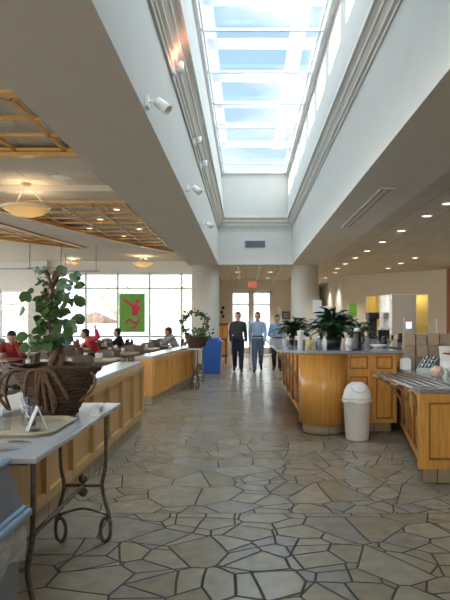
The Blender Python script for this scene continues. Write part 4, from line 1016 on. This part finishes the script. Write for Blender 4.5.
# ------------------------------------------------------------------ people
def modded(o, vox, sm=3):
    m = o.modifiers.new('union', 'REMESH'); m.mode = 'VOXEL'; m.voxel_size = vox; m.use_smooth_shade = True
    s = o.modifiers.new('soft', 'SMOOTH'); s.iterations = sm; s.factor = .5
    return o
def lerp(a, b, t): return a+(b-a)*t
def person(label, loc, rz, J, top, low, hair, shoes='black', headpitch=0, headyaw=0, rolled=False, group=None, belt=True, scale=1.0, curl=.5, glasses=False):
    t = thing('person', label, 'person', loc, rz, group); t.scale = (scale,)*3
    J = {k: Vector(v) for k, v in J.items()}
    hd = J['head']; R_ = Matrix.Rotation(headyaw, 3, 'Z') @ Matrix.Rotation(headpitch, 3, 'X')
    b = MB()
    hm = Matrix.Translation(hd) @ R_.to_4x4() @ Matrix.Scale(1.08, 4)
    def hb(c, r, s): 
        q = bmesh.ops.create_uvsphere(b.bm, u_segments=16, v_segments=12, radius=r, matrix=hm @ Matrix.Translation(c) @ Matrix.Diagonal((*s, 1)))
    hb((0, 0, .025), .1, (.77, .95, .95)); hb((0, .018, -.04), .08, (.74, .88, 1.0))
    hb((0, .095, -.018), .02, (.75, 1.0, 1.3)); hb((0, .055, -.095), .03, (1.0, .9, .7))
    for s_ in (-1, 1): hb((s_*.078, -.005, -.01), .028, (.35, .75, 1.15))
    b.cap(J['neck'], .058, hd+R_ @ Vector((0, -.02, -.05)), .052)
    ch, pv = J['chest'], J['pelvis']; up = (ch-pv).normalized()
    def torso(mb, g):
        q = (J['shl']-J['shr']).normalized(); f = up.cross(q).normalized() if True else None
        m3 = Matrix((q, f, up)).transposed().to_4x4()
        for p, s_ in ((ch+up*.02, (.156+g, .108+g, .19+g)), (lerp(pv, ch, .5), (.136+g, .100+g, .17+g)), (pv, (.150+g, .108+g, .12+g))):
            bmesh.ops.create_uvsphere(mb.bm, u_segments=20, v_segments=14, radius=1, matrix=Matrix.Translation(p) @ m3 @ Matrix.Diagonal((*s_, 1)))
        for q_ in ('shl', 'shr'): mb.cap(J[q_], .056+g, lerp(lerp(J['shl'], J['shr'], .5), J['neck'], .45), .062+g)
        mb.cap(lerp(J['shl'], J['shr'], .5)-up*.0, .075+g*.6, J['neck']-up*.015, .058+g*.6)
    torso(b, 0)
    def arm(mb, s_, g, end=1.0):
        sh, el, wr = J['sh'+s_], J['el'+s_], J['wr'+s_]
        mb.cap(sh, .058+g, el, .042+g); mb.cap(el, .043+g, lerp(el, wr, end), lerp(.043, .028, end)+g)
    def leg(mb, s_, g, end=1.0):
        mb.cap(J['hip'+s_], .088+g, J['kn'+s_], .058+g); mb.cap(J['kn'+s_], .058+g, lerp(J['kn'+s_], J['an'+s_], end), lerp(.058, .038, end)+g)
    for s_, sg in (('l', -1), ('r', 1)):
        arm(b, s_, 0); leg(b, s_, 0)
        el, wr = J['el'+s_], J['wr'+s_]; d = (wr-el).normalized()
        side = J.get('pn'+s_, Vector((0, 1, 0)))          # direction the thumb points
        side = (side-d*side.dot(d)).normalized(); pal = d.cross(side)*(1 if s_ == 'l' else -1)*-1
        pe = wr+d*.085
        for q in (-.5, .5): b.cap(wr+side*q*.02+d*.01, .02, pe+side*q*.045, .018, 8)
        for i in range(4):
            base = pe+side*(.030-.020*i); Lf = (.070, .078, .073, .058)[i]
            a1 = d*math.cos(curl*.6)+pal*math.sin(curl*.6); a2 = d*math.cos(curl*1.6)+pal*math.sin(curl*1.6)
            k1 = base+a1*Lf*.5; b.cap(base, .0095, k1, .009, 8); b.cap(k1, .009, k1+a2*Lf*.5, .0075, 8)
        tb = wr+d*.03+side*.03; tm = tb+(d*.6+side*.6+pal*.3).normalized()*.035; b.cap(tb, .013, tm, .011, 8); b.cap(tm, .011, tm+(d*.9+pal*.3).normalized()*.03, .009, 8)
        an, to = J['an'+s_], J['to'+s_]; b.cap(an, .036, to, .03)
    modded(b.build('body', 'skin', t), .0085)
    m = MB(); torso(m, .014)
    for s_ in 'lr': arm(m, s_, .016, .45 if rolled else .93)
    modded(m.build('shirt', top, t), .013)
    m = MB()
    q = (J['shl']-J['shr']).normalized(); hq = (J['hipl']-J['hipr']).normalized(); f = up.cross(hq).normalized()
    m3 = Matrix((hq, f, up)).transposed().to_4x4()
    bmesh.ops.create_uvsphere(m.bm, u_segments=20, v_segments=14, radius=1, matrix=Matrix.Translation(pv-up*.035) @ m3 @ Matrix.Diagonal((.170, .128, .125, 1)))
    m.cap(J['hipl'], .100, J['hipr'], .100)
    for s_ in 'lr': leg(m, s_, .022, .97)
    modded(m.build('trousers', low, t), .013)
    for s_ in 'lr':
        an, to = J['an'+s_], J['to'+s_]; m = MB(); fd = (to-an); fd.z = 0; fd.normalize()
        m.cap(an+Vector((0, 0, -.03))-fd*.03, .047, an+Vector((0, 0, -.015))+fd*.06, .046); m.cap(an-fd*.02, .050, an+Vector((0, 0, .03)), .044); m.cap(an+fd*.07+Vector((0, 0, -.025)), .045, to, .038)
        modded(m.build('shoe', shoes, t), .011)
    if belt:
        m = MB(); c0 = pv+up*.065; m.lathe([(.140, -.018), (.170, -.018), (.170, .018), (.140, .018), (.140, -.018)], c0, 28, 1.0, .74, rot=m3.to_3x3()); m.build('belt', 'black', t)
    m = MB()
    def hh(c, r, s): bmesh.ops.create_uvsphere(m.bm, u_segments=16, v_segments=12, radius=r, matrix=hm @ Matrix.Translation(c) @ Matrix.Diagonal((*s, 1)))
    hh((0, -.018, .050), .1, (.83, .95, .86)); hh((0, -.045, .0), .08, (.95, .75, 1.0)); hh((0, .05, .092), .05, (1.15, .7, .5))
    modded(m.build('hair', hair, t), .012)
    for s_ in (-1, 1):
        o = MB().ball((0, 0, 0), .011, 10).build('eye', 'black', t); o.location = hd+R_ @ Vector((s_*.030, .083, .008))
    o = MB().ball((0, 0, 0), .012, 10, (2.0, .5, .45)).build('mouth', 'darkred', t); o.location = hd+R_ @ Vector((0, .086, -.062)); o.rotation_euler = R_.to_euler()
    return t

def walker(step=.5, lead='r', armsw=.18):
    s = 1 if lead == 'r' else -1
    J = dict(head=(0, .03, 1.61), neck=(0, -.005, 1.46), chest=(0, 0, 1.27), pelvis=(0, 0, .965), shl=(-.165, -.01, 1.385), shr=(.165, -.01, 1.385))
    for nm, sg in (('l', -1), ('r', 1)):
        fwd = s*sg
        J['hip'+nm] = (sg*.088, 0, .90); J['kn'+nm] = (sg*.095, .06+.13*step*fwd*1.2+(.05 if fwd < 0 else 0), .50)
        J['an'+nm] = (sg*.095, .40*step*fwd, .085 if fwd > 0 else .085+.16*step); a = Vector(J['an'+nm])
        J['to'+nm] = (a.x+sg*.02, a.y+(.16 if fwd > 0 else .13), .04 if fwd > 0 else .045)
        J['el'+nm] = (sg*.222, -.03-armsw*.5*fwd, 1.135); J['wr'+nm] = (sg*(.235 if fwd > 0 else .20), .06-armsw*fwd, .90)
        J['pn'+nm] = (0, 1, 0)
    return J
person('person walking on the left in a dark shirt and dark trousers', (-.235, 17.05, 0), PI, walker(.35, 'l', .08), 'shirt_dark', 'trousers', 'hair_dark', group=None)
person('person in the middle, mid-stride in a light blue shirt and blue jeans', (.345, 17.2, 0), PI, walker(.85, 'r', .16), 'shirt_blue', 'jeans', 'hair_brown')
J = walker(.3, 'l', .05); J['wrr'] = (.14, .22, 1.08); J['elr'] = (.25, .02, 1.13)
person('person on the right in a blue shirt and black trousers, partly behind the island', (.93, 17.4, 0), PI-.1, J, 'shirt_blue2', 'darkcloth', 'hair_dark', scale=.955, headyaw=.35)

def seated(lean=.15, hl=None, hr=None, elbowtable=True):
    J = dict(pelvis=(0, -.02, .56), chest=(0, lean*.8, .86-lean*.1), neck=(0, lean*1.15, 1.07-lean*.22), head=(0, lean*1.5+.02, 1.215-lean*.35), shl=(-.165, lean*1.05, .975), shr=(.165, lean*1.05, .975))
    for nm, sg in (('l', -1), ('r', 1)):
        J['hip'+nm] = (sg*.09, .02, .555); J['kn'+nm] = (sg*.11, .44, .50); J['an'+nm] = (sg*.11, .42, .085); J['to'+nm] = (sg*.12, .58, .04)
        J['el'+nm] = (sg*.24, lean+.20, .80); J['wr'+nm] = (sg*.12, lean+.42, .80); J['pn'+nm] = (0, 0, 1)
    if hl: J['ell'], J['wrl'] = hl
    if hr: J['elr'], J['wrr'] = hr
    return J
# seated people
person('person in a maroon top leaning forward on one hand at the far left table', (-4.60, 11.66, 0), PI+.15, seated(.22, hl=((-.22, .46, .80), (-.09, .40, 1.06))), 'maroon', 'trousers', 'hair_dark', headpitch=-.35, headyaw=.2, belt=False)
person('person in a bright red top with one elbow raised, near the green banner', (-3.86, 15.4, 0), PI/2+.25, seated(.24, hl=((-.40, .05, 1.06), (-.20, .10, 1.24)), hr=((.26, .42, .82), (.10, .62, .80))), 'red', 'trousers', 'hair_dark', belt=False)
person('person in black seated right behind the one in bright red', (-3.70, 17.6, 0), PI/2, seated(.12), 'darkcloth', 'darkcloth', 'hair_dark', belt=False, scale=.96)
person('person in a pale grey top seated beyond the middle low wall', (-2.05, 17.6, 0), PI/2, seated(.18, hl=((-.22, .42, .81), (-.07, .33, 1.06))), 'greyshirt', 'jeans', 'hair_brown', headpitch=-.25, belt=False)

# ------------------------------------------------------------------ banner in the window
t = thing('banner', 'green hanging banner with a red leaping figure before the window', 'banner', (-4.20, 21.5, 1.08))
MB().box(-.47, .47, -.004, .004, 0, 1.40).build('cloth', 'banner_green', t)
def circ(cx, cz, r, n=16): return [(cx+r*math.cos(2*PI*k/n), cz+r*math.sin(2*PI*k/n)) for k in range(n)]
mb = MB()
shapes = [circ(.20, 1.12, .09), [(-.02, 1.0), (.20, 1.06), (.27, .86), (.20, .62), (.0, .60), (-.02, .8)], [(.02, 1.02), (-.26, 1.22), (-.34, 1.18), (-.12, .98), (.0, .90)], [(.18, 1.0), (.36, .93), (.30, .84), (.2, .88)],
          [(0, .64), (.20, .66), (.24, .44), (.08, .36), (-.12, .52), (-.14, .44), (.06, .28), (.20, .34), (.28, .50), (.2, .7)], [(.20, .45), (.28, .42), (.12, .14), (-.06, .10), (-.05, .17), (.08, .22)], [(-.10, .52), (-.22, .40), (-.24, .28), (-.17, .30), (-.12, .42)]]
for i, s_ in enumerate(shapes): mb.extrude(s_, (0, -.008-.0006*i, 0), (1, 0, 0), (0, 1, 0), (0, 0, 1), .003)
mb.build('printed_figure', 'banner_red', t)
mb = MB(); mb.tube([(-.5, 0, 1.41), (.5, 0, 1.41)], .012)
for x in (-.4, .4): mb.tube([(x, 0, 1.41), (x, 0, ZS-1.08)], .003, 5)
mb.build('hanging_rail', 'steel', t)

# ------------------------------------------------------------------ pendants
def pendant(label, x, y, ztop, zrim, r, real=True):
    t = thing('bowl_pendant', label, 'ceiling lamp', (x, y, ztop), 0, 'alabaster bowl pendants')
    dz = zrim-ztop
    MB().lathe([(0, 0), (.085, 0), (.085, -.02), (.05, -.045), (0, -.05)], n=24).build('canopy', 'bowlglass', t)
    MB().lathe([(0, dz-r*.40), (r*.25, dz-r*.385), (r*.6, dz-r*.28), (r*.88, dz-r*.11), (r, dz), (r*.975, dz+.012), (r*.95, dz), (r*.84, dz-r*.09), (r*.57, dz-r*.25), (r*.22, dz-r*.35), (0, dz-r*.36)], n=48).build('bowl', 'bowlglass', t)
    for k in range(3):
        a = 2*PI*k/3+.5
        MB().tube([(.03*math.cos(a), .03*math.sin(a), -.04), (r*.93*math.cos(a), r*.93*math.sin(a), dz+.008)], .005, 6).build('rod', 'steel', t)
    MB().tube([(r*math.cos(2*PI*q/48), r*math.sin(2*PI*q/48), dz+.004) for q in range(48)], .014, 6, True).build('rim', 'whiteplastic', t)
    MB().ball((0, 0, dz-.02), .05, 14).build('bulb', 'bulb', t)
    l = bpy.data.lights.new('pendant_light', 'POINT'); l.energy = 7; l.color = (1, .76, .48); l.shadow_soft_size = .06
    lo = bpy.data.objects.new('pendant_light', l); C.objects.link(lo); lo.parent = t; lo.location = (0, 0, dz+.06)
pendant('large bowl pendant at the left, nearest the camera', -3.80, 10.08, ZD, 3.42, .405)
pendant('bowl pendant above the green banner', -3.60, 20.3, ZS, 3.50, .37)
pendant('bowl pendant above the tree, further left near the windows', -6.25, 21.0, ZS, 3.62, .30)
# thin hanging rails
for (x0, x1, y, z, lb) in ((-7.2, -6.0, 19.4, 3.25, 'thin hanging rail left, above the tree'), (-5.55, -4.5, 17.5, 2.98, 'thin hanging rail between the tree and the banner'), (-7.4, -6.3, 17.0, 3.0, 'thin hanging rail at the far left by the wall pier')):
    t = thing('hanging_rail', lb, 'rail', (x0, y, z), 0, 'thin rails hung from the ceiling')
    MB().tube([(-.1, 0, .0), (x1-x0+.1, 0, .0)], .014, 6).build('rail', 'iron', t)
    for x in (0, x1-x0): MB().tube([(x, 0, 0), (x, 0, ZS-z)], .009, 6).build('rod', 'iron', t)

# ------------------------------------------------------------------ downlights
def can(label, x, y, z, grp, r=.085, power=0):
    t = thing('recessed_downlight', label, 'ceiling light', (x, y, z), 0, grp)
    MB().lathe([(r, -.012), (r*1.35, -.008), (r*1.4, 0), (r, 0), (r, -.012)], n=24).build('trim_ring', 'whiteplastic', t)
    MB().lathe([(0, -.006), (r*.98, -.006), (r*.98, 0), (0, 0)], n=24).build('lens', 'canlight', t)
    if power:
        l = bpy.data.lights.new('downlight', 'SPOT'); l.energy = power; l.color = (1, .90, .76); l.spot_size = 1.9; l.spot_blend = .6; l.shadow_soft_size = .06
        lo = bpy.data.objects.new('downlight', l); C.objects.link(lo); lo.parent = t; lo.location = (0, 0, -.03)
ordn = ['nearest', 'second', 'third', 'fourth', 'fifth', 'sixth', 'seventh', 'eighth', 'ninth']
for k, (yy) in enumerate((4.91, 5.48, 6.38, 7.26, 8.18, 9.07, 10.0, 10.86)):
    can(f'{ordn[k]} recessed downlight of the row beside the right beam', 3.40, yy*2, ZR, 'downlights beside the right beam', power=75)
for k, yy in enumerate((9.07, 9.9, 10.8)):
    can(f'{ordn[k]} recessed downlight of the row in front of the lit hatch', 2.63*2, yy*2, ZR, 'downlights before the hatch', power=75)
for k, (x, y) in enumerate(((-.3, 21.5), (.9, 21.5), (-.3, 24.0), (.9, 24.4))):  # lamps added to brighten the corridor walls and ceiling
    can(f'{ordn[k]} added fill downlight in the corridor ceiling before the doors', x, y, ZB, 'added fill downlights before the glass doors', power=150)
for k, (x, y) in enumerate(((3.6, 23.6), (3.6, 26.4), (3.6, 29.2))):
    can(f'{ordn[k]} recessed downlight in the side passage behind the right column', x, y, ZR, 'downlights in the side passage', power=130)
cpos = [(-2.75, 12.4), (-3.4, 13.6), (-2.75, 15.0), (-3.4, 16.2), (-2.75, 17.5), (-4.0, 14.9), (-6.9, 12.6), (-6.9, 15.0), (-8.1, 13.3)]
for k, (x, y) in enumerate(cpos):
    can(f'{ordn[k]} small downlight glowing inside the {"left" if x < -5 else "right"} wooden ceiling grille', x, y, ZD, 'downlights in the wooden grilles', .065)
for k, (x, y) in enumerate(((-5.15, 7.0), (-3.05, 9.65))):
    t = thing('ceiling_speaker', ('round white ceiling speaker inside the nearest wooden grille', 'round white ceiling speaker right of the large bowl pendant')[k], 'speaker', (x if k else -2.95, y, ZD), 0)
    MB().lathe([(0, -.008), (.15, -.008), (.17, 0), (0, 0)], n=32).build('grille', 'whiteplastic', t)

# ------------------------------------------------------------------ shaft: spots, track, grilles
t = thing('lighting_track', 'thin conduit track along the left shaft wall', 'track', (XL1, 4.5, EYE+2.90)); MB().box(0.004, .034, 0, 14.0, -.012, .012).build('track', 'paint', t)
def spot(label, y, z, on, k):
    t = thing('spotlight', label, 'spotlight', (XL1+.034 if k else XL1+.005, y, z), 0, 'spotlights on the left shaft wall')
    MB().box(0, .03, -.05, .05, -.05, .05, .005).build('wall_plate', 'whiteplastic', t)
    MB().tube([(.02, 0, 0), (.09, 0, .01), (.11, 0, -.03)], .012, 8).build('arm', 'whiteplastic', t)
    rot = Matrix.Rotation(.55, 3, 'Y') @ Matrix.Rotation(-PI/2-.35 if not k else -PI/2+.5, 3, 'X') if not k else Matrix.Rotation(-.5, 3, 'Y')
    if not k:
        MB().lathe([(0, -.07), (.042, -.07), (.05, .07), (.043, .07), (.045, 0), (0, 0)], (.15, 0, -.03), 20, rot=Matrix.Rotation(2.3, 3, 'Y') @ Matrix.Rotation(.2, 3, 'X')).build('lamp_head', 'whiteplastic', t)
    else:
        MB().lathe([(0, -.05), (.03, -.05), (.05, .06), (.042, .06), (.03, 0), (0, 0)], (.10, 0, .02), 20, rot=Matrix.Rotation(-.3, 3, 'Y')).build('lamp_head', 'whiteplastic', t)
    if on:
        MB().ball((.10, 0, .07), .035, 12).build('lit_lens', 'spotlens', t)
        l = bpy.data.lights.new('spot_glow', 'POINT'); l.energy = 2.2; l.color = (1, .40, .22); l.shadow_soft_size = .03
        lo = bpy.data.objects.new('spot_glow', l); C.objects.link(lo); lo.parent = t; lo.location = (.11, 0, .13)
spot('lower spotlight on the left shaft wall, nearest the camera', 5.15, EYE+1.94, 0, 0)
spot('lower spotlight on the left shaft wall, second from the camera', 8.7, EYE+2.0, 0, 0)
spot('lower spotlight on the left shaft wall, furthest away', 11.8, EYE+2.0, 0, 0)
spot('upper spotlight glowing red on the left moulding', 6.8, EYE+2.93, 1, 1)
spot('upper unlit spotlight on the track, nearer of the two', 9.5, EYE+2.93, 0, 1)
spot('upper unlit spotlight on the track, farther of the two', 10.9, EYE+2.93, 0, 1)
t = thing('air_vent', 'dark grey air vent in the end wall under the skylight', 'air vent', (.29, YE-.006, 3.955))
MB().box(-.33, .33, -.012, .0, -.11, .11).build('frame', 'greyplastic', t)
for k in range(7): MB().obox((0, -.016, -.08+.027*k), (.60, .012, .016), Matrix.Rotation(.5, 3, 'X')).build('louver', 'greyplastic', t)
t = thing('slot_diffuser', 'long two-slot air diffuser in the right beam underside', 'air vent', (1.95, 8.05, ZB))
MB().box(-.09, .11, 0, 3.3, -.008, 0).build('frame', 'soffit', t)
for x in (-.05, .05): MB().box(x-.012, x+.012, .05, 3.25, -.011, -.007).build('slot', 'greyplastic', t)
t = thing('sprinkler_head', 'small dark sprinkler head in the right tiled ceiling', 'sprinkler', (4.45, 11.6, ZR)); MB().lathe([(0, -.05), (.02, -.05), (.02, -.02), (.04, -.01), (.04, 0), (0, 0)], n=14).build('head', 'greyplastic', t)

# exit sign
t = thing('exit_sign', 'red EXIT sign hanging before the glass doors', 'sign', (.26, 24.0, 3.0))
MB().box(-.17, .17, -.03, .03, -.12, .12, .008).build('housing', 'exit', t)
MB().tube([(0, 0, .12), (0, 0, .30)], .012).build('stem', 'whiteplastic', t)
fc = bpy.data.curves.new('lettering', 'FONT'); fc.body = 'EXIT'; fc.size = .17; fc.align_x = 'CENTER'; fc.align_y = 'CENTER'; fc.extrude = .003
fo = bpy.data.objects.new('lettering_source', fc); C.objects.link(fo); bpy.context.view_layer.update()
me = bpy.data.meshes.new_from_object(fo.evaluated_get(bpy.context.evaluated_depsgraph_get())); bpy.data.objects.remove(fo)
me.materials.clear(); me.materials.append(M['whiteplastic'])
fo = bpy.data.objects.new('lettering', me); C.objects.link(fo); fo.parent = t; fo.location = (0, -.034, 0); fo.rotation_euler = (PI/2, 0, 0)

# corridor: sconce, pictures, shelf
t = thing('wall_sconce', 'small white oval sconce on the wall right of the doors', 'wall lamp', (1.47, 25.98, 1.98)); MB().box(-.03, .03, -.02, .015, -.08, .08).build('wall_plate', 'whiteplastic', t); MB().lathe([(0, -.16), (.05, -.12), (.07, 0), (.05, .12), (0, .16)], (0, -.05, 0), 20, sy=.6).build('shade', 'whiteplastic', t)
t = thing('picture', 'small dark framed picture right of the sconce', 'picture', (1.78, 25.98, 1.75)); MB().box(-.17, .17, -.02, .015, -.17, .17).build('frame', 'black', t); MB().box(-.13, .13, -.026, -.019, -.13, .13).build('print', 'greyplastic', t)
for k, (x, z) in enumerate(((-1.02, 2.08), (-1.08, 1.88), (-1.02, 1.70))):
    t = thing('picture', f'tiny dark framed picture on the wall left of the doors, {("topmost", "middle", "lowest")[k]} of three', 'picture', (x, 25.98, z), 0, 'tiny pictures left of the doors'); MB().box(-.055, .055, -.02, .015, -.07, .07).build('frame', 'black', t)
t = thing('wooden_cabinet', 'brown wooden cabinet against the end wall left of the doors', 'cabinet', (-.98, 24.6, 0)); MB().box(-.24, .24, -.2, .2, .05, 1.35).build('cabinet_body', 'terracotta', t); MB().box(-.27, .27, -.23, .23, 1.35, 1.40).build('top', 'terracotta', t)
for s_ in (-1, 1):
    dd = MB().box(min(s_*.01, s_*.22), max(s_*.01, s_*.22), -.215, -.2, .1, 1.3).build('door', 'maple', t); MB().ball((s_*.04, -.23, .75), .018, 10).build('knob', 'steel', dd)
MB().box(-.2, .2, -.17, .17, 0, .05).build('base', 'black', t)
t = thing('side_table', 'dark low side table beside the blue bin', 'table', (-.92, 20.6, 0)); MB().box(-.25, .25, -.3, .3, .82, .86).build('tabletop', 'chairdark', t)
for x in (-.21, .21):
    for y in (-.26, .26): MB().box(x-.02, x+.02, y-.02, y+.02, 0, .82).build('leg', 'chairdark', t)

# fittings at the lit hatch and the reddish pillar's picture cards
o = MB().box(-.13, .13, -.014, 0, -.20, .20).build('notice', 'paper'); o.location = (4.19, 26.3, 1.8); o.rotation_euler.z = PI/2; tag(o, 'white notice on the passage wall before the dark doors', 'notice')

# ------------------------------------------------------------------ outside
def tree(label, x, y, h, r, sd_):
    q = random.Random(sd_); t = thing('garden_tree', label, 'tree', (x, y, -.12), 0, 'trees outside the windows')
    tr = MB(); tr.tube([(0, 0, 0), (.1, 0, h*.3), (0, .1, h*.6)], [.14, .10, .06], 8)
    for k in range(7):
        a = k*.9; tr.tube([(0, 0, h*.4), (r*.5*math.cos(a), r*.5*math.sin(a), h*.7)], [.06, .02], 6)
    tr.build('trunk', 'tabletop', t)
    mb = MB()
    for k in range(260):
        v = Vector((q.gauss(0, 1), q.gauss(0, 1), q.gauss(0, 1))).normalized()*q.uniform(.5, 1)
        c = Vector((v.x*r, v.y*r, h*.7+v.z*h*.3)); d = Vector((q.uniform(-1, 1), q.uniform(-1, 1), q.uniform(-1, .3)))
        leaf(mb, c, d, (q.uniform(-1, 1), q.uniform(-1, 1), 1), .32, .16, .2, .2, 2, True)
    mb.build('foliage', 'leaf_pale', t)
tree('tree outside behind the banner', -8.5, 38, 4.6, 1.5, 1)
tree('tree outside seen just left of the column', -4.6, 42, 5.2, 1.3, 2)
tree('tree outside at the far left window', -19, 40, 5, 2.0, 3)
tree('tree outside behind the wall pier', -13.5, 36, 3.6, 1.2, 4)
t = thing('patio_parasol', 'beige patio parasol outside, left of the banner', 'parasol', (-8.0, 31, -.12))
MB().tube([(0, 0, 0), (0, 0, 2.1)], .03).build('pole', 'steel', t); MB().lathe([(0, 2.15), (1.3, 1.55), (1.3, 1.5), (.05, 2.05), (0, 2.05)], n=8).build('canopy', 'peach', t); MB().cyl((0, 0, 0), .28, .1, 20).build('base', 'greyplastic', t)
t = thing('parked_van', 'pale van parked outside beyond the doors', 'van', (-.6, 40, -.12))
mb = MB(); mb.extrude([(-2.3, .35), (2.3, .35), (2.3, .95), (1.6, 1.1), (1.1, 1.8), (-2.2, 1.85), (-2.35, 1.0)], (0, -.85, 0), (1, 0, 0), (0, 1, 0), (0, 0, 1), 1.7); mb.build('van_body', 'whiteplastic', t)
MB().box(-2.0, 1.0, -.87, -.84, 1.15, 1.65).build('side_window', pmat('pale_green_glass', (.25, .42, .36), .1), t)
for x in (-1.5, 1.5): MB().lathe([(0, -.1), (.33, -.1), (.33, .1), (0, .1)], (x, -.80, .33), 20, rot=Matrix.Rotation(PI/2, 3, 'X')).build('wheel', 'black', t)
